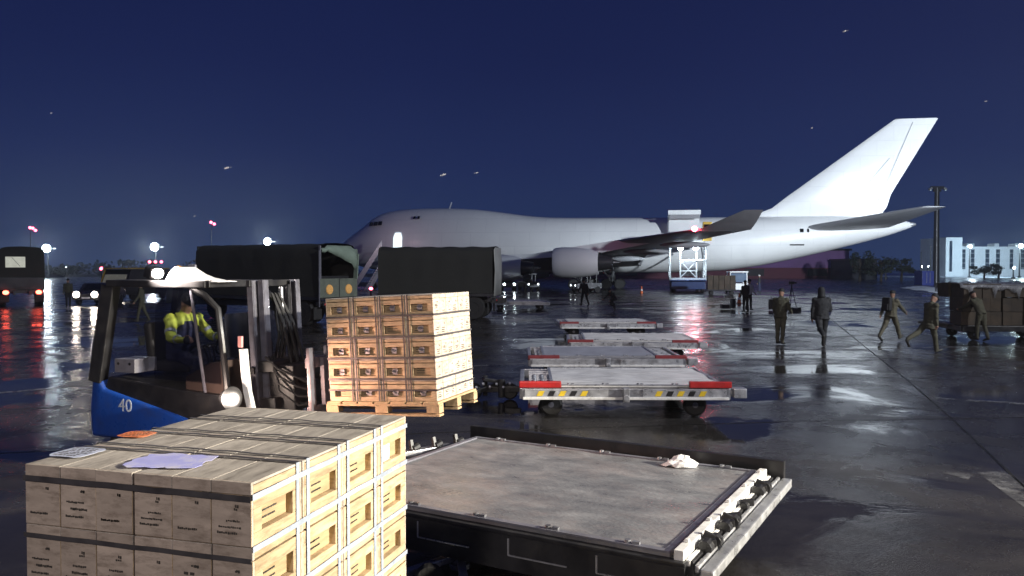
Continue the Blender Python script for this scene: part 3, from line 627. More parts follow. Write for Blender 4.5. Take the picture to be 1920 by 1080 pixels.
# ---- main deck loader in front of that door
def PL(s, y, z): return PM @ Vector((s, y, z))
ld = thing("cargo_loader", "tall white-framed cargo loader with two bright lamps at the aircraft's side door", "cargo loader", PL(43.2, -15.5, 0), -ALPHA)
b = MB(); b.box((0, 4.5, .75), (3.3, 11, .75)); b.box((0, 4.5, 1.25), (3.5, 11.2, .12)); b.build("chassis", mat("loader_navy", (.02, .04, .12), .45), ld, bevel=.04)
for sx_ in (-1.4, 1.4):
    for yy in (0, 9):
        b = MB(); b.lathe([(.15, -.2), (.42, -.2), (.5, -.1), (.5, .1), (.42, .2), (.15, .2)], (sx_, yy, .5), 'X', 18); b.build("wheel", M['rubber'], ld, True)
b = MB(); b.box((0, 6.2, 5.0), (3.5, 9.0, .35)); b.build("platform", M['greysteel'], ld, bevel=.03)
b = MB()
for sx_ in (-1.75, 1.75):
    for yy in (.2, 3.8): b.bar((sx_, yy, 1.25), (sx_, yy, 4.85), .15)
    b.bar((sx_, .2, 1.45), (sx_, 3.8, 1.45), .16); b.bar((sx_, .3, 1.5), (sx_, 8, 4.7), .14); b.bar((sx_, 8, 1.5), (sx_, .3, 4.7), .14)
b.bar((-1.75, .2, 1.4), (1.75, .2, 1.4), .20); b.bar((-.6, .15, 3.3), (1.75, .15, 3.3), .13); b.bar((-.75, .25, 2.2), (.85, .25, 2.2), .08); b.bar((-.75, .25, 1.5), (.85, .25, 3.2), .07); b.bar((.85, .25, 1.5), (-.75, .25, 3.2), .07)
b.bar((-.75, .2, 1.4), (-.75, .2, 4.9), .11); b.bar((.85, .2, 1.4), (.85, .2, 4.9), .11)
b.build("scissor_frame", mat("loader_frame_paint", (.22, .235, .25), .45), ld)
b = MB(); b.box((.05, .9, 2.4), (1.5, .5, 1.5)); b.build("lift_ram_housing", M['darkmetal'], ld, bevel=.05)
b = MB(); b.box((1.95, 1.6, 6.2), (.9, 1.1, 1.9)); b.build("cab", M['yellowvan'], ld, bevel=.06)
b = MB(); b.box((1.95, 1.03, 6.35), (.7, .06, 1.1)); b.build("window", M['glassdark'], ld)
b = MB()
for sx_ in (-1.7, 1.55):
    b.bar((sx_, 1.8, 5.2), (sx_, 1.8, 6.3), .07); b.bar((sx_, 10.4, 5.2), (sx_, 10.4, 6.3), .07); b.bar((sx_, 1.8, 6.3), (sx_, 10.4, 6.3), .07); b.bar((sx_, 1.8, 5.8), (sx_, 10.4, 5.8), .05)
b.bar((-1.5, .3, 5.1), (1.5, .3, 5.1), .12)
b.build("guard_rail", M['white'], ld)
for sx_ in (-.75, .75):
    b = MB(); b.lathe([(.1, .1), (.26, 0), (.26, -.08)], (sx_, .1, 4.5), 'Y', 12); h = b.build("work_lamp", M['darkmetal'], ld)
    b = MB(); b.ball((sx_, -.02, 4.5), (.27, .12, .27), 12, 8); b.build("lens", M['g_white'], h, True)
    dd = bpy.data.lights.new("loader_lamp", 'SPOT'); dd.energy = 4500; dd.color = (.8, .93, 1); dd.shadow_soft_size = .2; dd.spot_size = R(150); dd.spot_blend = 1
    o = bpy.data.objects.new("loader_lamp", dd); COL.objects.link(o); o.location = ld.matrix_basis @ Vector((sx_, -.3, 4.5)); o.rotation_euler = (R(55), 0, -ALPHA)
b = MB(); b.box((-1.75, .1, 4.9), (.2, .2, .5)); b.build("marker_post", M['white'], ld)
dd = bpy.data.lights.new("loader_deck_lamp", 'POINT'); dd.energy = 70; dd.color = (.8, .93, 1); dd.shadow_soft_size = .3
o = bpy.data.objects.new("loader_deck_lamp", dd); COL.objects.link(o); o.location = ld.matrix_basis @ Vector((0, 1.0, 4.55))

# ---- air stairs at the front door
p0 = PL(8.8, -4.4, 0)
st = thing("air_stairs", "white passenger stairs climbing to the aircraft's lit front door", "air stairs", p0, 0)
def STP(px, py, Y): q = D(px, py, Y) - p0; return q
Ya = p0.y - .8; Yb_ = Ya - 1.0
a0 = STP(666, 528, Ya - 6); a1 = STP(716, 452, Ya)
b = MB(); b.prism([a0 + V(0, 0, .1), a1 + V(0, 0, .1), a1 + V(0, 0, -.9), a0 + V(0, 0, -.9)], (0, .1, 0)); b.build("handrail_panel", M['white'], st)
a2 = STP(682, 545, Ya - 6); a3 = STP(716, 487, Ya)
b = MB(); b.prism([a2, a3, a3 + V(0, 0, -1.3), a2 + V(.3, 0, -.8)], (0, .1, 0)); b.build("side_panel", M['white'], st)
b = MB(); n_ = 14
for k in range(n_):
    c = a2.lerp(a3, (k + .5) / n_); b.box(c + V(0, .75, 0), (.42, 1.4, .06))
b.build("step", M['steel'], st)
b = MB(); b.box((a3.x + .9, .5, a3.z - .1), (2.0, 2.2, .18)); b.bar((a3.x, -.4, a3.z), (a3.x, -.4, a3.z + 1.1), .08); b.bar((a3.x + 1.5, -.4, a3.z), (a3.x + 1.5, -.4, a3.z + 1.1), .08); b.bar((a3.x, -.4, a3.z + 1.1), (a3.x + 1.5, -.4, a3.z + 1.1), .08)
b.bar((a3.x + 1.5, .3, 0.5), (a3.x + 1.5, .3, a3.z), .14); b.bar((a3.x, .3, .5), (a3.x, .3, a3.z), .14)
b.build("top_platform", M['white'], st)
b = MB(); b.box(((a2.x + a3.x) / 2 + .3, -2.6, .6), (5.6, 1.9, .5)); b.build("chassis", M['greysteel'], st, bevel=.05)
for xx in (a2.x + .6, a3.x + .5):
    b = MB(); b.lathe([(.1, -.15), (.36, -.15), (.36, .15), (.1, .15)], (xx, -3.4, .36), 'Y', 14); b.build("wheel", M['rubber'], st, True)
dd = bpy.data.lights.new("nose_pink_light", 'POINT'); dd.energy = 130; dd.color = (1, .62, .72); dd.shadow_soft_size = .2  # added point light tinting the nose pink; no lamp on the stairs
o = bpy.data.objects.new("nose_pink_light", dd); COL.objects.link(o); o.location = p0 + V(-.4, -4.2, 6.6)
# ================================================================== wooden crates
CB, CA, CH = 0.153, 0.308, 0.213           # narrow side, long side, height
def crate_meshes():
    """one crate, centred on its base: panelled faces on +-x, plain stencilled faces on +-y"""
    gx, gy, gz = .0012, .0015, .0012
    hx_, hy_ = CB / 2 - gx, CA / 2 - gy; z0, z1 = gz, CH - gz
    body = MB(); rec = .030; lid = CH * .80
    body.box((0, 0, (z0 + z1) / 2), (2 * (hx_ - rec - .006), 2 * (hy_ - .004), z1 - z0 - .008), m=2)
    fy = hy_ - .0125                                              # frame stops behind the side boards
    for s in (-1, 1):                                           # frame on the panelled ends
        x = s * (hx_ - rec / 2)
        fw = .046
        body.box((x, 0, z0 + .021), (rec, 2 * fy, .042)); body.box((x, 0, lid - .026), (rec, 2 * fy, .044)); body.box((x, 0, (lid + z1) / 2 - .004), (rec, 2 * fy, z1 - lid - .015))
        for q in (-1, 1): body.box((x, q * (fy - fw / 2), (z0 + .042 + lid - .048) / 2), (rec, fw, lid - .0485 - z0 - .0425))
        body.box((s * (hx_ - rec - .001), 0, (z0 + .042 + lid - .048) / 2), (.008, 2 * (fy - fw) - .0005, lid - .0485 - z0 - .0425), m=3)
    for s in (-1, 1):
        y = s * (hy_ - .006)
        body.box((0, y, (z0 + lid - .002) / 2), (2 * hx_, .012, lid - .003 - z0), m=1)
    lidm = MB()
    lidm.box((0, 0, z1 - .0045), (2 * hx_ + .0006, 2 * (hy_ - .0125), .009), m=0)
    for s in (-1, 1): lidm.box((0, s * (hy_ - .006), (lid + z1) / 2), (2 * hx_, .0122, z1 - lid), m=1)
    marks = []
    for k in range(8):
        rn = random.Random(60 + k); mk = MB()
        for s in (-1, 1):
            y = s * (hy_ + .0012); z = CH * (.62 - .05 * (k % 2))
            if k in (1, 4):
                for q in (-1, 1): mk.box((q * .012 + s * .01, y, CH * .5), (.016, .0016, .009))
            for row in range((3, 3, 4, 2, 3, 4, 2, 3)[k]):
                n_ = rn.randint(6, 11) if row else rn.randint(2, 4); x = -rn.uniform(.02, .045); hh = rn.uniform(.006, .009)
                if k in (3, 6) and row == 1: z = CH * .2
                for j in range(n_):
                    wd = rn.uniform(.003, .008)
                    if x + wd > .055: break
                    mk.box((s * (x + wd / 2), y, z + rn.uniform(-.001, .001)), (wd, .0014, hh * rn.uniform(.6, 1.1)))
                    x += wd + rn.uniform(.0015, .003)
                z -= rn.uniform(.016, .024) + (.02 if row == 0 else 0)
        for s in (-1, 1):                                        # faint lettering in the inset panel
            x = s * (hx_ - rec + .0042); z = CH * .55
            for row in range(3):
                y = -.07
                for j in range(rn.randint(7, 12)):
                    wd = rn.uniform(.003, .009); mk.box((x, y + wd / 2, z), (.0014, wd, rn.uniform(.004, .007))); y += wd + .003
                z -= .024
        marks.append(mk)
    return body, lidm, marks
_bd, _ld, _mk = crate_meshes()
def first_crate():
    r = thing("wooden_crate", "wooden crate", "crate")
    _bd.build("crate_body", [M['wood'], M['woodside'], M['woodpanel'], M['woodpanel']], r, bevel=.0016, seg=1)
    _ld.build("lid", [M['woodtop'], M['woodside']], r, bevel=.0016, seg=1)
    return r
CR0 = first_crate(); MARKS = [m_.build("stencil_marking", M['ink']) for m_ in _mk]
MKM = [o.data for o in MARKS]
for o in MARKS: bpy.data.objects.remove(o)
_l = MB()
for s in (1,):
    x = s * (CB / 2 - .022)
    _l.box((x, 0, CH * .40), (.012, .052, .060)); _l.tube([(x + s * .006, -.03, CH * .47), (x + s * .016, -.024, CH * .36), (x + s * .016, .024, CH * .36), (x + s * .006, .03, CH * .47)], .005, 6)
_lo = _l.build("latch", M['steel'], None, bevel=.002, seg=1); LATCH = _lo.data; bpy.data.objects.remove(_lo)
used = [False]
def place_crate(mtx, label, group, seed):
    if not used[0]: o = CR0; used[0] = True
    else: o = copy_tree(CR0)
    o.matrix_world = mtx; o['label'] = label; o['group'] = group
    rn = random.Random(seed)
    if group.endswith("load") and seed % 10 not in (1, 4) and seed % 7 != 3:
        lt_ = bpy.data.objects.new("latch", LATCH); COL.objects.link(lt_); lt_.parent = o
    mk = bpy.data.objects.new("stencil_marking", MKM[rn.randrange(8)]); COL.objects.link(mk); mk.parent = o
    return o
ORD = ["first", "second", "third", "fourth", "fifth", "sixth", "seventh"]
def jit(rn, a): return rn.uniform(-a, a)
# ---- near stack
NEAR0 = G(470, 905, 1.664); NEARYAW = R(-16.0)
ex = Vector((math.cos(NEARYAW), math.sin(NEARYAW), 0)); ey = Vector((-math.sin(NEARYAW), math.cos(NEARYAW), 0))
NB = Vector((NEAR0.x, NEAR0.y, 0)) - ex * (6 * CB)          # front left corner on the ground
ROWS = 7; ZB = 1.664 - ROWS * CH
NM = Matrix.Translation(NB) @ Matrix.Rotation(NEARYAW, 4, 'Z')
rn = random.Random(5)
for r in range(ROWS):                                        # r = 0 top
    for j in range(4):                                       # back along the panelled face
        for i in range(6):
            if r > 0 and not (j == 0 or i == 5 or i == 0): continue
            z = ZB + (ROWS - 1 - r) * CH
            mt = NM @ Matrix.Translation((CB * (i + .5) + jit(rn, .0012) + (.004 if i >= 3 else -.0), CA * (j + .5) + jit(rn, .002), z)) @ Matrix.Rotation(R(jit(rn, .35)), 4, 'Z')
            rowname = "topmost row" if r == 0 else f"{ORD[r]} row down"
            if r == 0 and j > 0 and i < 5: lb = f"grey-topped crate on top of front stack, {ORD[j]} rank back, {ORD[i]} from left"
            elif i == 5 and j > 0: lb = f"crate on panelled face of front stack, {rowname}, {ORD[j]} from its near edge"
            elif j == 0 and i == 5: lb = f"crate at near corner of front stack between its two faces, {rowname}"
            elif j == 0: lb = f"crate on stencilled face of front stack, {rowname}, {ORD[i]} from left"
            else: lb = f"crate on far left side of front stack, {rowname}, {ORD[j]} rank back"
            place_crate(mt, lb, "wooden crates of the front stack", 1000 + r * 100 + j * 10 + i)
def pallet_obj(mtx, wx, wy, label, zt, h=.144):
    t = thing("wooden_pallet", label, "pallet", group=None, mtx=mtx)
    rn = random.Random(9)
    for k in range(7):
        b = MB(); b.box((wx * (k + .5) / 7, wy / 2, zt - .011), (wx / 7 - .022, wy, .022)); b.build("top_board", M['pallet'], t, bevel=.002, seg=1)
    for k in range(3):
        y = .05 + (wy - .1) * k / 2
        b = MB(); b.box((wx / 2, y, zt - .033), (wx, .1, .022)); b.build("stringer_board", M['pallet'], t, bevel=.002, seg=1)
        for q in range(3):
            b = MB(); b.box((.07 + (wx - .14) * q / 2, y, zt - .044 - (h - .088) / 2 - .0005), (.14, .1, h - .067)); b.build("block", M['pallet'], t, bevel=.002, seg=1)
        b = MB(); b.box((wx / 2, y, zt - h + .011), (wx, .1, .022)); b.build("bottom_board", M['pallet'], t, bevel=.002, seg=1)
    return t
pallet_obj(NM @ Matrix.Translation((-.01, -.01, 0)), 6 * CB + .02, 4 * CA + .02, "wooden pallet under the front stack of crates", ZB - .001, ZB - .001)
# bands over the stack (a pair at each seam), and a band round every row
def flat_band(name, pts, wd, side, m, label, group, th=.0012):
    """pts: path, side: direction of the band's width"""
    b = MB(); s = Vector(side).normalized() * wd / 2; rows = []
    pts = [Vector(p) for p in pts]
    for i, p in enumerate(pts):
        d = (pts[min(i + 1, len(pts) - 1)] - pts[max(0, i - 1)]).normalized(); nn = d.cross(Vector(side)).normalized() * th
        rows.append([p - s, p + s, p + s + nn, p - s + nn])
    b.loft(rows)
    return tag(b.build(name, m), label, "strap", group)
LX, LY, ZT = 6 * CB, 4 * CA, 1.664
def sag_line(a, c, n, amp, up, seed):
    rr = random.Random(seed); ph = rr.uniform(0, 6)
    return [Vector(a).lerp(Vector(c), k / n) + Vector(up) * (amp * (.5 + .5 * math.sin(ph + k * 2.1)) * math.sin(math.pi * k / n)) for k in range(n + 1)]
for j, (yy, lb) in enumerate(((CA - .035, "near"), (CA + .035, "near"), (2 * CA - .04, "middle"), (2 * CA + .035, "middle"), (3 * CA - .03, "far"), (3 * CA + .04, "far"))):
    e_ = .004; nm = ("nearer", "farther")[j % 2]
    # each band painted in two tones: shaded over the top, lit down the panels
    top = sag_line((-.003, yy + jit(rn, .01), ZT + e_), (LX + .010, yy + jit(rn, .004), ZT + e_), 14, .004, (0, .5, 1), j)
    left = [Vector((-.006, yy, z)) for z in (ZB, ZB + .8, ZT)]
    f1 = flat_band("strap", [NM @ p for p in left + top], .015 if j % 2 else .019, NM.to_3x3() @ Vector((0, 1, 0)), M['blackband'], f"dark strap over the top of front stack, {nm} one of the {lb} pair", "straps over the front stack")
    dn = [Vector((LX + .006, yy, z)) for z in (ZT + .004, ZT - .3, ZT - .8, ZB)]
    f2 = flat_band("steel_band", [NM @ p for p in dn], .02, NM.to_3x3() @ Vector((0, 1, 0)), M['band'], f"upright steel band down panelled face of front stack, {nm} one of the {lb} pair", "steel bands on the front stack")
for r in range(ROWS):
    z = ZT - r * CH - (.052 if r % 2 == 0 else .040)
    rowname = "topmost" if r == 0 else ORD[r]
    flat_band("strap", [NM @ p for p in sag_line((-.001, -.004, z + .004), (LX + .003, -.004, z - .002), 10, .003, (0, -.3, 1), r + 20)], .020 if r == 0 else .016, (0, 0, 1), M['blackband'], f"dark level strap across stencilled face of front stack, {rowname} row", "level straps on the front stack")
    z2 = ZT - (r + 1) * CH + .012 if r else ZT - .05
    zs = (ZT - .048 - r * CH) if r == 0 else ZT - r * CH - .004
    flat_band("steel_band", [NM @ p for p in sag_line((LX + .009, -.004, zs), (LX + .009, LY - .002, zs + .004), 10, .004, (.1, 0, 1), r + 40)], .02, (0, 0, 1), M['band'], f"level steel band across panelled face of front stack, {rowname} row", "level steel bands on the front stack")  # the row's band again in its lit tone; stencilled side has it shaded
    if r in (0, 2):
        for yy in (CA + .05, 3 * CA - .05):
            pass
# labels stuck on the stack
def sheet(name, c, wx, wy, rz, m, label, mtx, seed, z=.0035, vertical=False, jag=.012):
    rr = random.Random(seed); n = 26; poly = []
    for k in range(n):
        a = 2 * math.pi * k / n; q = 1 / max(abs(math.cos(a)), abs(math.sin(a)))
        poly.append(Vector((min(1, q) * math.cos(a) * wx / 2 * min(q, 1.25) + jit(rr, jag), math.sin(a) * wy / 2 * min(q, 1.25) + jit(rr, jag), 0)))
    rot = Matrix.Rotation(rz, 4, 'Z'); b = MB()
    base = Matrix.Translation(Vector(c)) @ ((Matrix.Rotation(R(90), 4, 'Z') @ Matrix.Rotation(R(90), 4, 'X')) if vertical else Matrix.Identity(4)) @ rot
    b.prism([mtx @ base @ p for p in poly], (mtx.to_3x3() @ (Vector((1, 0, 0)) if vertical else Vector((0, 0, 1)))) * .0012)
    return tag(b.build(name, m), label, "label")
def print_lines(paper, c, wx, wy, mtx, seed, n=5):
    rr = random.Random(seed); b = MB()
    for k in range(n):
        y = -wy * .36 + wy * .72 * k / (n - 1); x = -wx * .38
        while x < wx * .3:
            wd = rr.uniform(.004, .014); b.box((c[0] + x + wd / 2, c[1] + y, c[2] + .0022), (wd, wy * .05, .0008)); x += wd + rr.uniform(.003, .01)
    o = b.build("print", M['ink'], paper); o.data.transform(mtx)
def near_local(px, py): return NM.inverted() @ G(px, py, ZT)
q = near_local(322, 867); sheet("paper_label", (q.x, q.y, ZT + .006), .27, .20, R(8), M['paper'], "lilac torn paper sheet stuck on the front stack's top", NM, 1)
q = near_local(146, 851); _pp = sheet("paper_label", (q.x, q.y, ZT + .006), .15, .15, R(0), M['paperpale'], "pale blue printed label on the front stack's top left corner", NM, 2, jag=.003); print_lines(_pp, (q.x, q.y, ZT + .006), .15, .15, NM, 31, 6)
q = near_local(257, 817); _pp = sheet("paper_label", (q.x, q.y, ZT + .006), .13, .11, R(5), M['paperorange'], "orange label near the left edge of the front stack's top", NM, 3, jag=.003); print_lines(_pp, (q.x, q.y, ZT + .006), .12, .10, NM, 33, 4)
sheet("paper_label", (LX - .017, 3.38 * CA, ZT - .115), .10, .125, 0, M['paperwhite'], "white label in the farthest topmost panel of the front stack", NM, 4, vertical=True, jag=.002)
MW = NM.inverted() @ G(1, 1, 1)
# ---- load on the forks
FYAW = R(-20.0)
LT = (G(618, 567, 2.04) ); LT = D(618, 567, 8.33)
FLM = Matrix.Translation((-1.885, 8.33, 0.835)) @ Matrix.Rotation(FYAW, 4, 'Z') @ Matrix.Rotation(R(-2.9), 4, 'Y')   # local +x along heading, +y away
RX = Matrix.Rotation(R(-90), 4, 'Z')                        # crate +x -> towards the camera
used_n = 0
FR = 5
for r in range(FR):
    for i in range(4):
        for j in range(6):
            if r > 0 and not (j == 0 or i == 3): continue
            z = .146 + (FR - 1 - r) * CH
            mt = FLM @ Matrix.Translation((CA * (i + .5) + jit(rn, .002), CB * (j + .5) + jit(rn, .0015), z)) @ RX
            rowname = "topmost row" if r == 0 else f"{ORD[r]} row down"
            if j == 0: lb = f"crate on panelled side of the fork load, {rowname}, {ORD[i]} from mast"
            elif i == 3: lb = f"pale lit crate on outer end of fork load, {rowname}, {ORD[j]} back"
            else: lb = f"crate on top of the fork load, {ORD[j]} rank back, {ORD[i]} from mast"
            place_crate(mt, lb, "wooden crates on the forklift's load", 5000 + r * 100 + i * 10 + j)
pallet_obj(FLM @ Matrix.Translation((-.03, -.03, 0)), 4 * CA + .06, 6 * CB + .06, "wooden pallet carried on the forklift's forks", .1445)
FLX, FLY, FZ = 4 * CA, 6 * CB, .146 + FR * CH
for k in range(1, 4):
    for s_, nm in ((-.028, "first"), (.028, "second")):
        x = CA * k + s_
        pts = [(x, -.006, .146), (x, -.006, FZ), (x, .0, FZ + .004), (x, FLY, FZ + .004)]
        flat_band("strap", [FLM @ Vector(p) for p in pts], .016, FLM.to_3x3() @ Vector((1, 0, 0)), M['blackband'], f"upright dark strap on the forklift load, {nm} at the {ORD[k-1]} seam from the mast", "upright straps on the forklift load")
for r in range(FR):
    z = FZ - r * CH - (.2 if r < 4 else .10)
    pts = [(-.005, -.008, z), (FLX + .006, -.008, z), (FLX + .008, FLY, z)]
    b = MB(); b.loft([[FLM @ (Vector(p) + Vector((0, 0, s * .009))) for s in (-1, 1)] + [FLM @ (Vector(p) + Vector((.0015 if i_ else 0, -.0015 if i_ < 2 else 0, -s * .009))) for s in (-1, 1)] for i_, p in enumerate(pts)])
    tag(b.build("strap", M['blackband']), f"level dark strap round the forklift load, {ORD[r]} down from its top", "strap", "level straps on the forklift load")

# ================================================================== forklift
FO = Vector((-3.56, 9.42, 0))
fk = thing("forklift", "blue and black forklift numbered 40, headlamp on, lifting a load of crates", "forklift", FO, FYAW)
# local: +x heading, -y near side
b = MB()
prof = [(-1.18, .42), (-1.2, .75), (-1.16, 1.07), (-1.05, 1.10), (-.98, .98), (-.2, .80), (.55, .62), (.55, .42)]
b.prism([(x, -.60, z) for x, z in prof], (0, 1.2, 0)); cw = b.build("counterweight", M['blue'], fk, True, bevel=.045, seg=3)
tm = text_mesh("40", .20, .002); tm.materials.append(M['letter']); o = bpy.data.objects.new("number_lettering", tm); COL.objects.link(o); o.parent = cw
o.rotation_euler = (R(90), 0, 0); o.location = (-.66, -.603, .80)
b = MB(); b.prism([(-1.02, -.56, .95), (-.95, -.56, 1.12), (.1, -.56, 1.02), (.72, -.56, .98), (.72, -.56, .45), (.5, -.56, .45), (-.2, -.56, .78)], (0, 1.12, 0)); b.build("chassis", M['black'], fk, bevel=.02)
b = MB(); b.box((-.5, .12, 1.20), (.62, .5, .13)); b.box((-.78, .12, 1.47), (.13, .5, .5), (0, -.15, 0)); b.build("seat", M['seat'], fk, True, bevel=.05, seg=3)
b = MB(); b.box((-.80, -.30, 1.235), (.30, .34, .16)); bx_ = b.build("rear_box", M['greysteel'], fk, bevel=.008)
b = MB()
for dx in (-.09, .08): b.cyl((-.80 + dx, -.475, 1.26), (-.80 + dx, -.468, 1.26), .016, n=10)
b.build("box_screw", M['black'], bx_)
# overhead guard
ROOFZ = 2.19
def pil(a, c, w_=.075, m='black', nm="pillar"):
    b = MB(); b.bar(a, c, w_, w_ * 1.3); return b.build(nm, M[m], fk, bevel=.012)
for sy in (-.55, .55):
    pil((-1.12, sy, 1.05), (-.92, sy * .97, ROOFZ - .02), .13 if sy < 0 else .08)
    pil((.42, sy * 1.0, 1.0), (.20, sy * .95, ROOFZ), .026, 'mastgrey')
    b = MB(); b.tube([(.20, sy * .95, ROOFZ - .03), (.42, sy, ROOFZ - .12), (.60, sy, 1.92), (.66, sy * 1.02, 1.55), (.72, sy, 1.0)], .035, 8); b.build("front_guard", M['black'], fk, True)
b = MB(); b.bar((-.93, -.56, ROOFZ), (.45, -.54, ROOFZ - .005), .09, .08); b.bar((-.93, .56, ROOFZ), (.45, .54, ROOFZ - .005), .09, .08); b.bar((-.92, -.56, ROOFZ), (-.92, .56, ROOFZ), .09, .08); b.bar((.45, -.56, ROOFZ), (.45, .56, ROOFZ), .09, .08)
b.build("roof_frame", M['black'], fk, bevel=.012)
for k in range(7):
    b = MB(); b.bar((-.80 + k * .18, -.52, ROOFZ + .015), (-.80 + k * .18, .52, ROOFZ + .015), .035, .03); b.build("roof_bar", M['black'], fk)
# added white wedge shaped like the work lamp's glare on the roof
m = mat("white_glare_wedge", (0.85, 0.84, 0.83), 0.6, var=.05, bump=.3, bscale=20)
prof = [(-.16, .035), (-.10, .12), (-.03, .185), (.03, .185), (.09, .150), (.18, .105), (.30, .066), (.46, .040), (.58, .03)]
b = MB(); rows = []
for k, (x, z) in enumerate(prof):
    rows.append([Vector((x, -.55, ROOFZ + .022)), Vector((x, -.20, ROOFZ + .022)), Vector((x, -.24, ROOFZ + z)), Vector((x, -.51, ROOFZ + z))])
b.loft(rows); vs_ = b.build("roof_glare_wedge", m, fk, True, auto=60)
b = MB(); b.box((-.40, -.42, ROOFZ + .12), (.12, .2, .13), (0, .3, 0)); lamph = b.build("work_lamp", M['black'], fk, bevel=.02)
b = MB(); b.ball((-.33, -.44, ROOFZ + .115), (.04, .08, .055), 12, 8); b.build("lens", glow("work_lamp_glow", (1, .90, .80), 75), lamph, True)
def local_light(nm, kind, loc, energy, col, parent, size=.04, dirv=None, deg=120):
    d = bpy.data.lights.new(nm, kind); d.energy = energy; d.color = col; d.shadow_soft_size = size
    o = bpy.data.objects.new(nm, d); COL.objects.link(o); o.location = parent.matrix_basis @ Vector(loc)
    if kind == 'SPOT':
        d.spot_size = R(deg); d.spot_blend = .8; v = parent.matrix_basis.to_3x3() @ Vector(dirv); o.rotation_euler = v.to_track_quat('-Z', 'Y').to_euler()
    return o
local_light("roof_wedge_light", 'SPOT', (-.36, -.98, ROOFZ + .22), 520, (1, .86, .78), fk, .05, (.42, .60, -.10), 62)  # spot placed beside the cab, off the lamp, to whiten the glare wedge
b = MB(); b.cyl((-.62, .2, ROOFZ + .02), (-.62, .2, ROOFZ + .10), .05, .06, 12); b.ball((-.62, .2, ROOFZ + .14), (.055, .055, .07), 12, 8); b.build("beacon", mat("amber_beacon", (.4, .2, .05), .2), fk, True)
b = MB(); b.bar((-.35, .1, ROOFZ + .04), (-.32, .1, ROOFZ + .22), .02); b.box((-.32, .1, ROOFZ + .2), (.1, .03, .03)); b.build("aerial", M['greysteel'], fk)
def lamp_glass(name, c, r0, r1, s):
    m = glow(name, (1, .88, .78), s); t = m.node_tree; n = t.nodes; l = t.links; b = n["Principled BSDF"]
    tc = n.new("ShaderNodeTexCoord"); d = n.new("ShaderNodeVectorMath"); d.operation = 'DISTANCE'; d.inputs[1].default_value = c
    r = n.new("ShaderNodeMapRange"); r.interpolation_type = 'SMOOTHSTEP'; r.inputs[1].default_value = r0; r.inputs[2].default_value = r1; r.inputs[3].default_value = 1; r.inputs[4].default_value = 0
    pw = n.new("ShaderNodeMath"); pw.operation = 'POWER'; pw.inputs[1].default_value = 3; mu = n.new("ShaderNodeMath"); mu.operation = 'MULTIPLY_ADD'; mu.inputs[1].default_value = s; mu.inputs[2].default_value = .12
    l.new(tc.outputs["Object"], d.inputs[0]); l.new(d.outputs["Value"], r.inputs[0]); l.new(r.outputs[0], pw.inputs[0]); l.new(pw.outputs[0], mu.inputs[0]); l.new(mu.outputs[0], b.inputs["Emission Strength"])
    return m
# near-side headlamp on its bracket, white fender
b = MB(); b.bar((.80, -.58, .72), (.86, -.66, .98), .05); b.lathe([(.02, -.10), (.08, -.08), (.10, 0), (.10, .03)], (.87, -.69, .99), 'X', 16); hl = b.build("headlight", M['black'], fk, True)
b = MB(); b.ball((.905, -.71, .99), (.09, .125, .125), 18, 12); b.build("lens", lamp_glass("forklift_headlamp_glow", (.905, -.74, .99), .035, .124, 75), hl, True)
b = MB(); b.lathe([(.02, -.10), (.07, -.08), (.085, 0), (.085, .03)], (.62, .66, .93), 'X', 16); hl2 = b.build("headlight", M['black'], fk, True)
b = MB(); b.ball((.655, .66, .93), (.03, .075, .075), 12, 8); b.build("lens", M['g_warm'], hl2, True)
local_light("forklift_headlamp_near", 'SPOT', (1.0, -.92, 1.02), 480, (1, .56, .42), fk, .05, (1, .02, .10), 84)
local_light("forklift_headlamp_spill", 'POINT', (.86, -.98, 1.02), 34, (1, .76, .62), fk, .06)
b = MB(); pts = [(.93, -.60, 1.50), (.95, -.60, 1.28), (.98, -.60, 1.05), (1.03, -.60, .86), (1.10, -.60, .74)]
b.loft([[Vector(p) + Vector((-.02, 0, 0)), Vector(p) + Vector((.05, 0, 0)), Vector(p) + Vector((.05, .06, 0)), Vector(p) + Vector((-.02, .06, 0))] for p in pts]); b.build("front_pillar_guard", M['white'], fk, True)
b = MB(); b.box((.94, -.61, 1.58), (.05, .03, .12)); b.build("side_reflector", mat("pink_reflector", (.75, .35, .33), .4), fk, bevel=.006)
b = MB(); b.prism([(.1, -.5, 1.0), (.1, -.5, 1.16), (.42, -.5, 1.32), (.66, -.5, 1.36), (.70, -.5, .6), (.4, -.5, .9)], (0, 1.0, 0)); b.build("dashboard", mat("black_panel_warm_spill", (.05, .032, .027), .5, var=.3), fk, bevel=.02)  # brown in the black panel is the headlamp's warm spill put into colour
b = MB(); pts = [Vector((.16 + .07 * math.sin(a) , .12 + .17 * math.cos(a), 1.50 + .15 * math.sin(a))) for a in [2 * math.pi * k / 20 for k in range(21)]]; b.tube(pts, .013, 8); b.bar((.16, .12, 1.50), (.35, .12, 1.25), .04); b.bar((.16, -.05, 1.5), (.16, .29, 1.5), .02); b.build("steering_wheel", M['black'], fk, True)
for k in range(3):
    b = MB(); b.bar((.30 + .03 * k, -.22 - .07 * k, 1.2), (.25, -.22 - .07 * k, 1.46), .014); b.ball((.25, -.22 - .07 * k, 1.48), .025, 8, 6); b.build("hydraulic_lever", M['black'], fk)
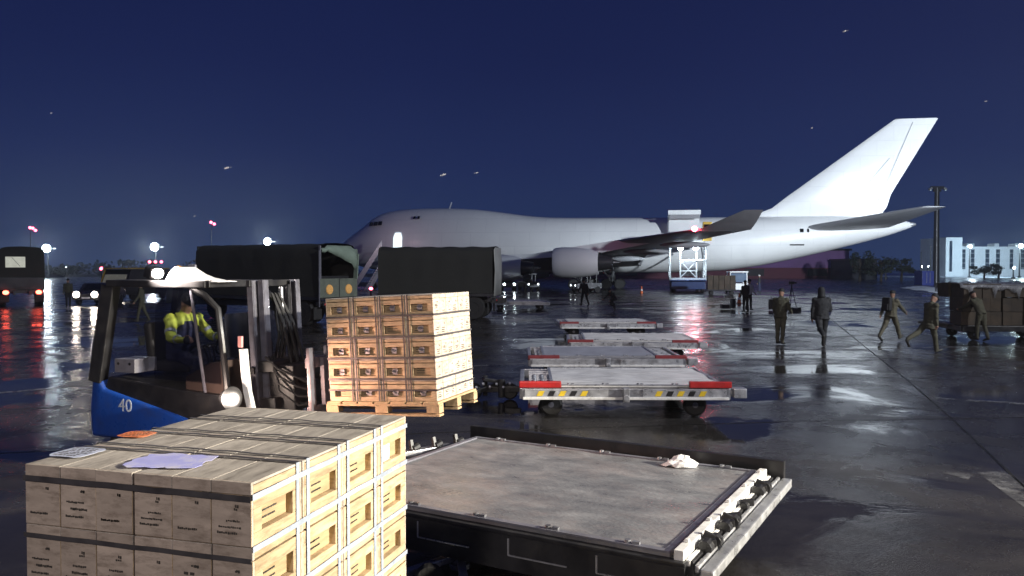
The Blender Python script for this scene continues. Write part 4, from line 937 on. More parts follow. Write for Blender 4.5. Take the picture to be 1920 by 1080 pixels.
def tinted():
    m = bpy.data.materials.new("tinted_cab_glass"); m.use_nodes = True; t = m.node_tree; n = t.nodes; l = t.links; n.remove(n["Principled BSDF"])
    a = n.new("ShaderNodeBsdfTransparent"); a.inputs[0].default_value = (.68, .68, .72, 1); g_ = n.new("ShaderNodeBsdfGlossy"); g_.inputs["Roughness"].default_value = .12; g_.inputs[0].default_value = (.8, .8, .85, 1)
    f = n.new("ShaderNodeFresnel"); f.inputs[0].default_value = 1.35; x = n.new("ShaderNodeMixShader"); l.new(f.outputs[0], x.inputs[0]); l.new(a.outputs[0], x.inputs[1]); l.new(g_.outputs[0], x.inputs[2]); l.new(x.outputs[0], n["Material Output"].inputs[0]); return m
M['tint'] = tinted()
b = MB(); b.prism([(-.30, -.535, 1.12), (-.28, -.525, 2.14), (.18, -.525, 2.14), (.56, -.53, 1.90), (.62, -.535, 1.1)], (0, .006, 0)); b.build("side_window", M['tint'], fk)
b = MB(); b.prism([(.64, -.46, 1.38), (.60, -.46, 1.86), (.60, .46, 1.86), (.64, .46, 1.38)], (.006, 0, 0)); b.build("windscreen", M['tint'], fk)
# wheels
for x, r_, yy in ((.62, .33, .50), (-.72, .27, .46)):
    for sy in (-1, 1):
        b = MB(); b.lathe([(.12, -.12), (r_ - .05, -.12), (r_, -.07), (r_, .07), (r_ - .05, .12), (.12, .12)], (x, sy * yy, r_), 'Y', 28); wh = b.build("wheel", M['rubber'], fk, True)
        b = MB(); b.lathe([(.02, -.1), (.15, -.1), (.17, -.125), (.17, .125), (.15, .1), (.02, .1)], (x, sy * yy, r_), 'Y', 20); b.build("rim", M['greysteel'], wh, True)
# mast, leaning back
MASTX = 1.0; tl = R(-3.0)
def mp(x, y, z): return Vector((MASTX + x * math.cos(tl) + (z) * math.sin(tl), y, z * math.cos(tl) - x * math.sin(tl)))
for sy in (-.38, .38):
    for dx, top, wd, mm in ((0, 2.23, .075, 'mastgrey'), (.105, 2.23, .07, 'mastgrey')):
        b = MB(); y = sy + (0 if dx == 0 else -.05 * (1 if sy > 0 else -1))
        b.bar(mp(dx, y, .14), mp(dx, y, top), wd, .02, up=(0, 1, 0)); b.bar(mp(dx - wd / 2, y - .04 * (1 if sy > 0 else -1), .14), mp(dx - wd / 2, y - .04 * (1 if sy > 0 else -1), top), .014, .08, up=(0, 1, 0)); b.bar(mp(dx + wd / 2, y - .04 * (1 if sy > 0 else -1), .14), mp(dx + wd / 2, y - .04 * (1 if sy > 0 else -1), top), .014, .08, up=(0, 1, 0))
        b.build("mast_rail", M[mm], fk, bevel=.003, seg=1)
for z in (.35, 1.25, 2.2):
    b = MB(); b.bar(mp(.0, -.42, z), mp(.0, .42, z), .05, .07); b.build("mast_crossbar", M['black'], fk, bevel=.006)
for sy in (-.14, .14):
    b = MB(); b.cyl(mp(.02, sy, .2), mp(.02, sy, 1.55), .045, n=12); b.cyl(mp(.02, sy, 1.55), mp(.02, sy, 2.15), .028, n=10); b.build("lift_cylinder", M['steel'] if sy > 0 else M['black'], fk, True)
for sy in (-.24, .22):
    b = MB()
    for k in range(24): b.box(mp(.06, sy, 1.0 + k * .05), (.03 + .008 * (k % 2), .035, .052), (0, tl, 0))
    b.build("lift_chain", M['darkmetal'], fk)
for k, sy in enumerate((-.06, .0, .06)):
    b = MB(); b.tube([mp(-.05, sy, 1.0), mp(.12, sy * 1.2, 1.6), mp(.05, sy, 2.08), mp(.20, sy * 1.5, 1.75), mp(.30, sy * 2, 1.3)], .016, 8); b.build("hydraulic_hose", M['rubber'], fk, True)
# carriage pushed forward: side shifter box, backrest, forks
cz = .87
b = MB(); b.box(mp(.30, 0, cz + .18), (.32, .62, .5), (0, tl, 0)); b.box(mp(.17, 0, cz + .42), (.2, .8, .12), (0, tl, 0)); b.box(mp(.17, 0, cz + .02), (.2, .8, .12), (0, tl, 0)); b.build("carriage", M['black'], fk, bevel=.015)
for sy in (-.2, .2):
    b = MB(); b.cyl(mp(.12, sy, cz + .3), mp(.68, sy, cz + .22), .04, n=10); b.cyl(mp(.12, sy, cz + .02), mp(.68, sy, cz - .02), .03, n=10); b.build("reach_cylinder", M['darkmetal'], fk, True)
b = MB()
for k in range(4): b.tube([mp(.14, -.36 + .05 * k, cz + .52), mp(.34, -.42, cz + .40 - .08 * k), mp(.55, -.38, cz + .30 - .1 * k), mp(.72, -.3, cz + .2 - .06 * k)], .013, 6)
b.build("hose_bundle", M['rubber'], fk, True)
b = MB()
for z in (cz - .06, cz + .46): b.box(mp(.76, 0, z), (.06, .98, .11), (0, tl, 0))
for sy in (-.46, .46, -.16, .16): b.bar(mp(.78, sy, cz - .1), mp(.78, sy, cz + .62), .09 if abs(sy) > .3 else .04, .04)
b.build("load_backrest", M['mastgrey'], fk, bevel=.006)
for sy in (-.26, .26):
    b = MB(); b.bar(mp(.82, sy, cz + .5), mp(.82, sy, cz + .0), .11, .045, up=(1, 0, 0)); b.build("fork_shank", M['mastgrey'], fk)
    a = FLM @ Vector((-.10, .48 + sy, .075)); c = FLM @ Vector((1.12, .48 + sy, .066)); inv = fk.matrix_basis.inverted()
    b = MB(); b.bar(inv @ a, inv @ c, .10, .04); b.build("fork", M['greysteel'], fk)

# ================================================================== airfreight dollies
def dolly(name, label, loc, rz, kind, group):
    """long side along x (3.3 m), near side -y; deck at z 0.5"""
    t = thing(name, label, "dolly", loc, rz, group)
    LX2, LY2 = 1.62, 1.24
    fm = M['darksteel'] if kind == 'near' else M['galv']
    side = M['darksteel'] if kind == 'near' else M['steel']
    for s_ in (-1, 1):
        b = MB(); b.bar((-LX2, s_ * LY2, .40), (LX2, s_ * LY2, .40), .07, .17); b.build("side_channel", side, t, bevel=.008)
        b = MB(); b.bar((s_ * LX2, -LY2 + .036, .40), (s_ * LX2, LY2 - .036, .40), .07, .17); b.build("end_channel", fm, t, bevel=.008)
    for k in range(7):
        b = MB(); b.bar((-1.38 + k * .46, -LY2 + .04, .40), (-1.38 + k * .46, LY2 - .04, .40), .05, .09); b.build("cross_member", M['darksteel'], t)
    for k in range(9):
        y = -1.04 + k * .26
        rb = MB(); rb.cyl((-1.5, y, .455), (1.5, y, .455), .03, n=8); rb.build("deck_roller", M['galv'], t, True)
    for x in (-1.15, 1.15):
        b = MB(); b.bar((x, -.8, .25), (x, .8, .25), .07); b.bar((x, -.7, .25), (x, -.7, .34), .16, .1); b.bar((x, .7, .25), (x, .7, .34), .16, .1); ax_ = b.build("axle", M['darksteel'], t)
        for sy in (-1, 1):
            b = MB(); b.lathe([(.06, -.07), (.15, -.07), (.185, -.04), (.185, .04), (.15, .07), (.06, .07)], (x, sy * .9, .185), 'Y', 20); wh = b.build("wheel", M['rubber'], t, True)
            b = MB(); b.lathe([(.02, -.075), (.1, -.06), (.1, .06), (.02, .075)], (x, sy * .9, .185), 'Y', 14); b.build("rim", M['greysteel'], wh, True)
    return t
def pallet_sheet(label, loc, rz, wx, wy, m, group, seed, rough=.006):
    t = thing("cargo_pallet_sheet", label, "air cargo pallet", loc, rz, group)
    rr = random.Random(seed); b = MB(); nx, ny = 26, 18
    P_ = lambda i, j: Vector((-wx / 2 + wx * i / nx, -wy / 2 + wy * j / ny, .028 + rough * mnoise.noise(Vector((i * .33 + seed, j * .33, seed)))))
    top = [[P_(i, j) for j in range(ny + 1)] for i in range(nx + 1)]
    vs = [p for r in top for p in r]; fs = [(i * (ny + 1) + j, (i + 1) * (ny + 1) + j, (i + 1) * (ny + 1) + j + 1, i * (ny + 1) + j + 1) for i in range(nx) for j in range(ny)]
    b.add(vs, fs)
    rim = [(i, 0) for i in range(nx + 1)] + [(nx, j) for j in range(1, ny + 1)] + [(i, ny) for i in range(nx - 1, -1, -1)] + [(0, j) for j in range(ny - 1, 0, -1)]
    b.loft([[top[i][j] for i, j in rim], [Vector((top[i][j].x, top[i][j].y, 0)) for i, j in rim]], False)
    b.build("sheet", m, t, True, auto=50)
    b = MB(); e_ = .03
    for sy in (-1, 1): b.bar((-wx / 2, sy * (wy / 2 - .02), .032), (wx / 2, sy * (wy / 2 - .02), .032), .05, .014)
    for sx_ in (-1, 1): b.bar((sx_ * (wx / 2 - .02), -wy / 2 + .05, .032), (sx_ * (wx / 2 - .02), wy / 2 - .05, .032), .05, .014)
    b.build("edge_rail", M['galv'] if m is not M['alu'] else M['greysteel'], t)
    for k in range(5):
        for sy in (-1, 1):
            b = MB(); x = -wx / 2 + wx * (k + .5) / 5; b.cyl((x, sy * (wy / 2 - .03), .039), (x, sy * (wy / 2 - .03), .06), .022, n=10); b.box((x + .06, sy * (wy / 2 - .03), .046), (.05, .03, .02)); b.build("tie_down_ring", M['steel'], t)
    return t
DG = "airfreight pallet dollies on the apron"
# near dolly: from the four visible corners
c_nr, c_fr, c_fl = G(1265, 1045, .5), G(1410, 885, .5), G(920, 825, .5)
dx = (c_fl - c_fr); yaw_near = math.atan2(-dx.y, -dx.x); dxn = Vector((math.cos(yaw_near), math.sin(yaw_near), 0)); dyn = Vector((-dxn.y, dxn.x, 0))
WXN, WYN = 3.0, 2.42
cn = (c_nr + c_fr) / 2 - dxn * (WXN / 2)
nd = dolly("pallet_dolly", "near dark pallet dolly with pale end rail and grey sheet, right of the front stack", (cn.x, cn.y, 0), yaw_near, 'near', DG)
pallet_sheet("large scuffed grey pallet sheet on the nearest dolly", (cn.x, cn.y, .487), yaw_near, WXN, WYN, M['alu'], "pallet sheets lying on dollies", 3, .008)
b = MB(); x = WXN / 2 + .06
b.bar((x + .005, -WYN / 2 - .02, .512), (x + .005, WYN / 2, .512), .065, .075); b.bar((x + .06, -WYN / 2, .47), (x + .06, WYN / 2, .47), .03, .04); b.build("end_rail", M['whiterail'], nd, bevel=.006)
b = MB(); b.bar((x + .13, -WYN / 2 - .04, .455), (x + .13, WYN / 2 + .05, .455), .03, .05); b.bar((x + .20, -WYN / 2 - .06, .43), (x + .20, WYN / 2 + .08, .43), .085, .075); b.build("bumper_tube", M['galv'], nd, bevel=.012)
for k, yy in enumerate((-.93, -.45, -.25, .15, .62, .78)):
    big = yy in (-.45, .62, -.93)
    b = MB(); b.bar((x + .055, yy, .51), (x + .15, yy + .05, .52), .045, .05); b.cyl((x + .10, yy - .05, .50), (x + .10, yy + .05, .50), .05 if big else .03, n=12)
    if big: b.bar((x + .05, yy + .1, .545), (x + .16, yy + .14, .50), .04, .06); b.cyl((x + .12, yy + .11, .50), (x + .12, yy + .18, .50), .05, n=12)
    b.build("pallet_lock", M['black'], nd, bevel=.004)
for k in range(5):
    yy = -1.05 + k * .52; b = MB(); b.box((x + .005, yy, .562), (.03, .03, .022)); b.build("guide_block", M['whiterail'], nd, bevel=.006)
# pocket outlines along the near side, dark skirt
yy = -1.24 - .04
b = MB(); b.box((0, yy + .01, .335), (3.24, .03, .25)); b.build("side_skirt", M['darksteel'], nd)
for k, xx in enumerate((-1.28, -.45, .34, 1.02)):
    b = MB(); yq = yy - .009
    b.bar((xx, yq, .32), (xx, yq, .44), .012, .008, up=(0, 1, 0)); b.bar((xx, yq, .32), (xx + .46, yq, .32), .012, .008); b.build("pocket_edge", M['galv'], nd)
b = MB(); b.box((0.05, 1.24 + .09, .49), (3.36, .07, .25)); b.build("back_guard", M['black'], nd, bevel=.006)
# jockey leg and tow fork under the near side, by the crates
tw = thing("tow_bar", "grey tow fork on a jack leg below the nearest dolly's side", "tow bar", (0, 0, 0))
pj = D(862, 985, 6.12); b = MB()
b.cyl((pj.x, pj.y, .10), (pj.x, pj.y, .28), .055, n=14); b.cyl((pj.x, pj.y, .28), (pj.x, pj.y, .40), .04, n=14); b.box((pj.x, pj.y, .37), (.24, .16, .05)); b.cyl((pj.x, pj.y, .06), (pj.x, pj.y, .1), .08, n=14); b.build("jack_leg", M['steel'], tw, bevel=.006)
b = MB(); e0 = V(pj.x, pj.y, .16)
b.bar(e0, e0 + V(-.36, -.22, -.05), .07, .05); b.bar(e0, e0 + V(.06, -.40, -.06), .06, .05); b.bar(e0 + V(-.36, -.22, -.05), e0 + V(-.62, -.52, -.07), .08, .05); b.build("fork_arm", M['galv'], tw, bevel=.008)
b = MB(); b.bar(e0 + V(0, 0, .03), e0 + V(-.1, .9, .1), .08, .07); b.build("draw_arm", M['darksteel'], tw)
b = MB(); b.lathe([(.03, -.04), (.09, -.04), (.11, 0), (.09, .04), (.03, .04)], e0 + V(-.2, -.3, -.06), 'Y', 14); b.build("wheel", M['rubber'], tw, True)
# drawbar linkage at the near dolly's far left corner
pc = G(845, 838, .45); b = MB(); tt = thing("folded_drawbar", "folded grey drawbar with latches at the nearest dolly's far left corner", "drawbar")
b.bar((pc.x - .75, pc.y - .50, .44), (pc.x + .28, pc.y + .22, .46), .10, .05); b.bar((pc.x - .6, pc.y - .6, .40), (pc.x + .45, pc.y + .1, .42), .06, .05); b.build("bar", M['steel'], tt, bevel=.006)
for k in range(3):
    q = V(pc.x - .38 + .22 * k, pc.y - .26 + .15 * k, .48); b = MB(); b.cyl(q, q + V(.05, .07, .02), .045, n=10); b.bar(q, q + V(-.02, .03, .09), .03, .05); b.build("latch", M['black'], tt)
# plastic scrap on the sheet
pp = G(1278, 872, .52); b = MB(); rr = random.Random(4); rings = []
for k in range(5):
    t_ = k / 4; rings.append([Vector((pp.x + (.16 - .12 * t_) * math.cos(a) * (1 + rr.uniform(-.3, .3)), pp.y + (.11 - .085 * t_) * math.sin(a) * (1 + rr.uniform(-.3, .3)), .518 + .09 * t_ ** .8 + rr.uniform(-.004, .012))) for a in [2 * math.pi * j / 16 for j in range(16)]])
b.loft(rings); tag(b.build("plastic_scrap", M['plasticwhite']), "crumpled white plastic scrap lying on the nearest grey sheet", "litter")

M['dullred'] = mat('faded_red_paint', (0.22, 0.03, 0.035), 0.5, var=0.25, scale=8)
# the row of four dollies behind
def row_dolly(px0, px1, py, yaw, label, sheet_label, sheetm, kind, wx, offx, offy, seed, depth_sheet=2.0):
    a = G(px0, py, .5); c = G(px1, py, .5); mid = (a + c) / 2; sc_ = (c.x - a.x) / 3.3
    rz = R(yaw); ctr = Vector((mid.x, mid.y, 0)) + Matrix.Rotation(rz, 3, 'Z') @ Vector((0, 1.24, 0))
    t = dolly("pallet_dolly", label, ctr, rz, 'row', DG)
    GZ = .545 if kind == 'row' else .50
    for sx_ in (-1, 1):
        b = MB(); b.box((sx_ * 1.33, -1.20, GZ), (.66, .09, .10)); b.build("corner_guide", M['red'] if kind == 'row' else M['dullred'], t, bevel=.015)
        b = MB(); b.box((sx_ * .92, -1.284, .415), (1.30, .018, .12)); pl_ = b.build("reflector_plate", M['galv'], t)
        for k in range(5 if kind == 'row' else 0):
            x = sx_ * .92 + (-.42 + k * .17) * (1 if sx_ > 0 else 1)
            b = MB(); b.prism([(x - .05, -1.2945, .375), (x + .04, -1.2945, .375), (x + .08, -1.2945, .455), (x - .01, -1.2945, .455)], (0, -.003, 0)); b.build("hazard_stripe", M['yellow'] if k % 2 == 0 else M['black'], pl_)
    b = MB(); b.bar((-1.6, -1.30, .34), (1.6, -1.30, .34), .05, .04); b.build("bumper_tube", M['whiterail'], t, bevel=.008)
    b = MB(); b.box((0, -1.32, .40), (.10, .14, .22)); b.cyl((0, -1.4, .36), (0, -1.28, .36), .05, n=12); b.build("hitch", M['steel'], t, bevel=.01)
    b = MB(); b.box((1.78, -1.18, .42), (.20, .22, .15)); b.build("lamp_box", M['galv'], t, bevel=.012)
    b = MB(); b.box((1.68, 0, .42), (.05, 2.3, .05)); b.build("side_tube", M['galv'], t)
    b = MB()
    for j in range(5):
        for k in range(3): b.cyl((-1.42 + k * .13, -.98 + j * .28, .49), (-1.42 + k * .13, -.98 + j * .28, .515), .045, .03, 10)
    b.build("ball_mat", M['steel'], t)
    if sheetm is not None:
        q = ctr + Matrix.Rotation(rz, 3, 'Z') @ Vector((offx, offy, .488)); pallet_sheet(sheet_label, q, rz, wx, depth_sheet, sheetm, "pallet sheets lying on dollies", seed, .02 if sheetm is M['aluwhite'] else .008)
    return t
row_dolly(975, 1370, 727, -1.0, "nearest dolly of the row, bright red corner guides and yellow-black hazard strip", "white dented pallet sheet on the row's nearest dolly", M['aluwhite'], 'row', 2.75, .22, .02, 11, 2.25)
row_dolly(978, 1300, 671, -.5, "second dolly of the row, carrying a blue-grey sheet and dull red guides", "smooth blue-grey pallet sheet on the row's second dolly", M['alublue'], 'plain', 2.45, -.12, .02, 12, 2.2)
row_dolly(1048, 1325, 641, -3.0, "third dolly of the row, set a little right, white sheet and pale lamp box", "bent white pallet sheet on the row's third dolly", M['aluwhite'], 'plain', 2.9, .22, .15, 13, 2.3)
t4 = row_dolly(1046, 1234, 606, 1.0, "farthest dolly of the row, dark red guides, beyond the others", "white pallet sheet on the row's farthest dolly", M['aluwhite'], 'plain', 2.9, .1, -.1, 14, 1.9)
# a dolly end-on beside truck, far
a = G(975, 566, .5); fd = dolly("pallet_dolly", "small far white-edged dolly beside the rear wheels of the middle trailer", (a.x, a.y + 1.2, 0), R(2), 'row', DG)
pallet_sheet("white pallet sheet on the small far dolly beside the middle trailer", (a.x - .2, a.y + 1.2, .488), R(2), 2.9, 2.2, M['aluwhite'], "pallet sheets lying on dollies", 17, .01)
# dark hitch gear behind the load on the forks
pg = G(925, 728, .2); t = thing("tow_hitch", "black tow hitch with glinting bolts between load and row of dollies", "tow bar", (pg.x, pg.y, 0))
b = MB(); b.bar((-.55, .1, .16), (.5, -.06, .2), .12, .10); b.bar((-.4, -.12, .12), (.2, .12, .3), .08); b.cyl((.15, -.1, .05), (.15, -.1, .38), .06, n=10); b.cyl((-.15, .1, .05), (-.15, .1, .42), .045, n=10); b.box((.0, 0, .34), (.4, .2, .06), (0, .2, .3)); b.build("frame", M['black'], t, bevel=.01)
for k in range(6):
    b = MB(); q = V(-.3 + .12 * k, -.14 + .03 * (k % 3), .22 + .06 * (k % 2)); b.cyl(q, q + V(0, -.05, .03), .022, n=8); b.build("bolt", M['galv'], t)
for sx_ in (-.35, .3):
    b = MB(); b.lathe([(.04, -.06), (.12, -.06), (.15, 0), (.12, .06), (.04, .06)], (sx_, 0, .15), 'Y', 16); b.build("wheel", M['rubber'], t, True)
# ================================================================== people
def person(label, loc, yaw, mats, torso_lean=0, legs=((0, 0), (0, 0)), arms=((5, 6, 15), (5, 6, 15)), head_pitch=0, hat=None, scale=1.0, coat=0.0, sit=False, bulk=1.0, hatm=None, group="people on the apron", vox=.019, name="person", hips_z=None, crease=1.7):
    """faces local +y, x to the right. legs: (hip flex, knee flex) left,right; arms: (shoulder flex, abduct, elbow flex)"""
    jm, tm_, bm_, hm = mats                                     # jacket, trousers, boots, hands
    segs = []                                                    # (p0, p1, r0, r1, material index)
    def fwd(a): return Vector((0, math.sin(R(a)), -math.cos(R(a))))
    hip = Vector((0, 0, 0)); foot_z = []
    up = Vector((0, math.sin(R(torso_lean)), math.cos(R(torso_lean)))); fr = Vector((0, up.z, -up.y))
    chest = hip + up * .30; neck = hip + up * .52; B = bulk
    for sx_, (hf, kf) in zip((-1, 1), legs):
        h0 = hip + Vector((sx_ * .095, 0, -.02)); k = h0 + fwd(hf) * .43; a = k + fwd(hf - kf) * .41
        fp = hf - kf; toe_dir = Vector((0, math.cos(R(min(fp, 25) if fp > -15 else fp)), math.sin(R(min(fp, 25) if fp > -15 else fp))))
        segs += [(h0, k, .092 * B, .066 * B, 1), (k, a, .064 * B, .048 * B, 1), (k - Vector((0, -.01, 0)), k + Vector((0, .012, 0)), .066 * B, .06 * B, 1)]
        heel = a + Vector((0, -.035, -.045)); toe = heel + toe_dir * .21
        segs += [(a, heel, .052, .045, 2), (heel, toe, .046, .040, 2), (a + (k - a) * .18, a, .056 * B, .05, 2)]
        foot_z.append(min(heel.z, toe.z) - .044)
    tors = [(hip + up * -.07, .150, .112), (hip + up * .0, .165, .122), (hip + up * .10, .158, .120), (hip + up * .20, .165, .125), (hip + up * .33, .188, .130), (hip + up * .43, .190, .118), (hip + up * .49, .13, .09), (hip + up * .53, .072, .072)]
    if coat: tors = [(hip + up * -.22 * coat, .175, .14), (hip + up * -.12 * coat, .178, .14)] + tors
    sh = []
    for sx_, (sf, ab, ef) in zip((-1, 1), arms):
        s0 = hip + up * .445 + Vector((sx_ * .185, 0, 0))
        def arm_dir(a, abd):
            v = Vector((sx_ * math.sin(R(abd)), math.sin(R(a)) * math.cos(R(abd)), -math.cos(R(a)) * math.cos(R(abd)))); return v.normalized()
        el = s0 + arm_dir(sf, ab) * .29; wr = el + arm_dir(sf + ef, ab * .3 - (8 if ef > 40 else 0)) * .25; hd = (wr - el).normalized()
        segs += [(s0, el, .062 * B, .050 * B, 0), (el, wr, .050 * B, .038 * B, 0)]
        pm = wr + hd * .055; side = Vector((sx_, 0, 0)); side = (side - hd * side.dot(hd)).normalized(); nrm = hd.cross(side).normalized()
        segs += [(wr, pm, .030, .034, 3), (pm, pm + hd * .02, .034, .034, 3)]
        for f_, (o_, ln) in enumerate(((-.028, .062), (-.010, .074), (.009, .070), (.026, .054))):
            b0 = pm + nrm * o_ + hd * .02; b1 = b0 + hd * ln * .55 - side * .008; b2 = b1 + (hd * .8 - side * .6).normalized() * ln * .5
            segs += [(b0, b1, .0105, .0095, 3), (b1, b2, .0095, .008, 3)]
        t0 = wr + hd * .03 + nrm * -.03 * 1; segs += [(t0, t0 + (hd * .6 - nrm * .8).normalized() * .035, .013, .012, 3), (t0 + (hd * .6 - nrm * .8).normalized() * .035, t0 + (hd * .9 - nrm * .5).normalized() * .07, .012, .009, 3)]
        sh.append((s0, el, wr, pm, hd))
    hu = Vector((0, math.sin(R(torso_lean * .4 + head_pitch)), math.cos(R(torso_lean * .4 + head_pitch)))); hf_ = Vector((0, hu.z, -hu.y))
    hc = neck + hu * .155
    b = MB()
    rings = []
    for c, rx, ry in tors:
        rings.append([c + Vector((1, 0, 0)) * (rx * B * math.cos(2 * math.pi * j / 20)) + fr * (ry * B * math.sin(2 * math.pi * j / 20)) for j in range(20)])
    b.loft(rings)
    for p, q, r0, r1, mi in segs:
        b.cyl(p, q, r0, r1, 12); b.ball(p, r0 * .99, 10, 6); b.ball(q, r1 * .99, 10, 6)
    for s0, el, wr, pm, hd in sh: b.ball(s0, (.075 * B, .075 * B, .07 * B), 12, 8)
    b.cyl(neck - hu * .06, hc - hu * .05, .058, .056, 12)
    def hp(x, y, z): return hc + Vector((1, 0, 0)) * x + hf_ * y + hu * z
    rings = []
    for i in range(13):                                          # skull and jaw
        tt = i / 12; z = -.118 + .236 * tt; w_ = math.sqrt(max(.0004, 1 - ((z - .012) / .120) ** 2)) if z > .0 else (.72 + .28 * (z + .118) / .118)
        if i == 0: w_ = .35
        rings.append([hp(.076 * w_ * math.cos(2 * math.pi * j / 16), (.096 if math.sin(2 * math.pi * j / 16) > 0 else .102) * w_ * math.sin(2 * math.pi * j / 16) + (.006 if z < 0 else 0), z) for j in range(16)])
    b.loft(rings)
    b.loft([[hp(x * s, y, z) for x, y, z in ((-.013, .085, -.03), (.013, .085, -.03), (.006, .088, .02), (-.006, .088, .02))] + [] for s in (1,)] + [[hp(-.010, .118, -.028), hp(.010, .118, -.028), hp(.004, .094, .018), hp(-.004, .094, .018)]])
    for sx_ in (-1, 1):
        b.ball(hp(sx_ * .078, -.005, -.005), (.012, .02, .03), 8, 6)
        b.ball(hp(sx_ * .03, .088, .012), (.014, .010, .009), 8, 6)
    b.ball(hp(0, .092, -.058), (.024, .010, .008), 8, 6)
    me_o = b.build("body_shape", jm)
    rm = me_o.modifiers.new("remesh", 'REMESH'); rm.mode = 'VOXEL'; rm.voxel_size = vox; rm.use_smooth_shade = True
    dg = bpy.context.evaluated_depsgraph_get(); me = bpy.data.meshes.new_from_object(me_o.evaluated_get(dg)); bpy.data.objects.remove(me_o)
    me.materials.clear()
    for q in (jm, tm_, bm_, hm, M['skin'], M['darkcloth']): me.materials.append(q)
    def dseg(p, a, c):
        d = c - a; t_ = max(0, min(1, (p - a).dot(d) / max(1e-9, d.dot(d)))); return (p - a - d * t_).length
    mi_list = []
    for pl in me.polygons:
        p = pl.center; pl.use_smooth = True
        best, bi = 9, 0
        for a, c, r0, r1, mi in segs:
            dd = dseg(p, a, c) - max(r0, r1) * .9
            if dd < best: best, bi = dd, mi
        d2 = dseg(p, hip + up * (-.05 - .2 * coat), hip + up * .50) - .13 * B
        if d2 < best: best, bi = d2, (0 if (p - hip).dot(up) > (-.04 - .2 * coat) else 1)
        d3 = (p - hc).length - .10
        if d3 < best or (p - neck).dot(hu) > .045:
            if (p - hc).length < .18 and (p - neck).dot(hu) > .0: bi = 4
            q = Vector(((p - hc).x, (p - hc).dot(hf_), (p - hc).dot(hu)))
            if abs(q.z - .012) < .010 and q.y > .080 and 0.015 < abs(q.x) < .045: bi = 5
        mi_list.append(bi)
    me.polygons.foreach_set("material_index", mi_list)
    # cloth creases
    for v in me.vertices:
        n_ = mnoise.noise(v.co * 14) * .006 + mnoise.noise(Vector((v.co.x * 9, v.co.y * 9, v.co.z * 26))) * .005
        if (v.co - hc).length > .17: v.co += v.normal * n_ * crease
    lift = -min(foot_z) if not sit else (hips_z or 0)
    t = thing(name, label, "person", (loc[0], loc[1], (loc[2] if len(loc) > 2 else 0)), yaw, group)
    t.scale = (scale, scale, scale)
    o = bpy.data.objects.new("body", me); COL.objects.link(o); o.parent = t; o.location = (0, 0, lift)
    if hat:
        b = MB()
        if hat == 'beanie':
            b.loft([[hp(.086 * k * math.cos(a), .110 * k * math.sin(a) - .004, z) for a in [2 * math.pi * j / 18 for j in range(18)]] for k, z in ((1.0, .025), (1.03, .05), (.98, .09), (.75, .125), (.35, .142), (.02, .146))])
        elif hat == 'cap':
            b.loft([[hp(.084 * k * math.cos(a), .107 * k * math.sin(a) - .004, z) for a in [2 * math.pi * j / 18 for j in range(18)]] for k, z in ((1.0, .04), (1.03, .055), (1.0, .10), (.7, .128), (.02, .135))])
            b.loft([[hp(-.06, .09, .05), hp(.06, .09, .05), hp(.05, .165, .035), hp(-.05, .165, .035)], [hp(-.06, .09, .058), hp(.06, .09, .058), hp(.05, .165, .043), hp(-.05, .165, .043)]])
        elif hat == 'hood':
            b.loft([[hp(.100 * k * math.cos(a), .125 * k * math.sin(a) - .02, z) for a in [2 * math.pi * j / 18 for j in range(18)]] for k, z in ((1.15, -.15), (1.05, -.08), (1.02, .0), (1.0, .07), (.78, .13), (.3, .155), (.02, .158))])
        h = b.build("hood" if hat == 'hood' else "hat", hatm or M['darkcloth'], t, True, auto=80); h.location = (0, 0, lift)
    t['_lift'] = lift
    del t['_lift']
    return t, lift, sh
camo = (M['camo'], M['camo'], M['boot'], M['skin']); camol = (M['camolight'], M['camolight'], M['boot'], M['skin']); blk = (M['darkcloth'], M['darkcloth'], M['boot'], M['skin'])
PG = "people crossing the apron"
p = G(1463, 646); person("standing soldier in brown-green camouflage seen from behind, by the dollies", (p.x, p.y), R(-40), (M['camo'], M['camolight'], M['boot'], M['skin']), 4, ((3, 6), (-4, 4)), ((8, 10, 30), (14, 12, 48)), 12, 'beanie', .985, bulk=1.2, coat=.55, group=PG)
p = G(1540, 651); t, lf, sh = person("man all in black walking away with a folder under his right arm", (p.x, p.y), R(-8), blk, 5, ((-30, 42), (10, 4)), ((-8, 12, 10), (4, 14, 78)), 6, 'hood', 1.03, bulk=1.26, coat=.6, group=PG)
s0, el, wr, pm, hd = sh[1]; q = t.matrix_basis @ (pm + hd * .04 + Vector((.0, .02, lf)))
b = MB(); b.box(q, (.30, .045, .24), (0, R(14), R(-6))); b.box(q + V(0, -.026, 0), (.27, .008, .20), (0, R(14), R(-6))); tag(b.build("folder", M['navycloth'], None, bevel=.008), "dark folder held by the man in black", "folder")
p = G(1670, 640); person("soldier in tan camouflage with a dark rucksack, legs apart, walking right", (p.x, p.y), R(-62), (M['camolight'], M['camolight'], M['boot'], M['skin']), 6, ((-26, 14), (27, 6)), ((-32, 10, 12), (38, 10, 12)), 6, 'beanie', .95, bulk=1.24, coat=.5, group=PG)
t = thing("rucksack", "dark rucksack on the back of the soldier in tan camouflage", "rucksack", (p.x, p.y, 0), R(-62)); b = MB(); b.box((0, -.20, 1.22), (.30, .17, .44), (R(-6), 0, 0)); b.build("bag", M['darkcloth'], t, True, bevel=.05, seg=3); b = MB(); b.box((0, -.30, 1.13), (.22, .06, .2), (R(-6), 0, 0)); b.build("pocket", M['darkcloth'], t, bevel=.02)
p = G(1742, 661); person("soldier in a long olive coat striding right with head bowed", (p.x, p.y), R(-76), camo, 8, ((-42, 22), (14, 4)), ((6, 8, 14), (-6, 8, 10)), 30, 'cap', .97, coat=1.1, bulk=1.2, group=PG)
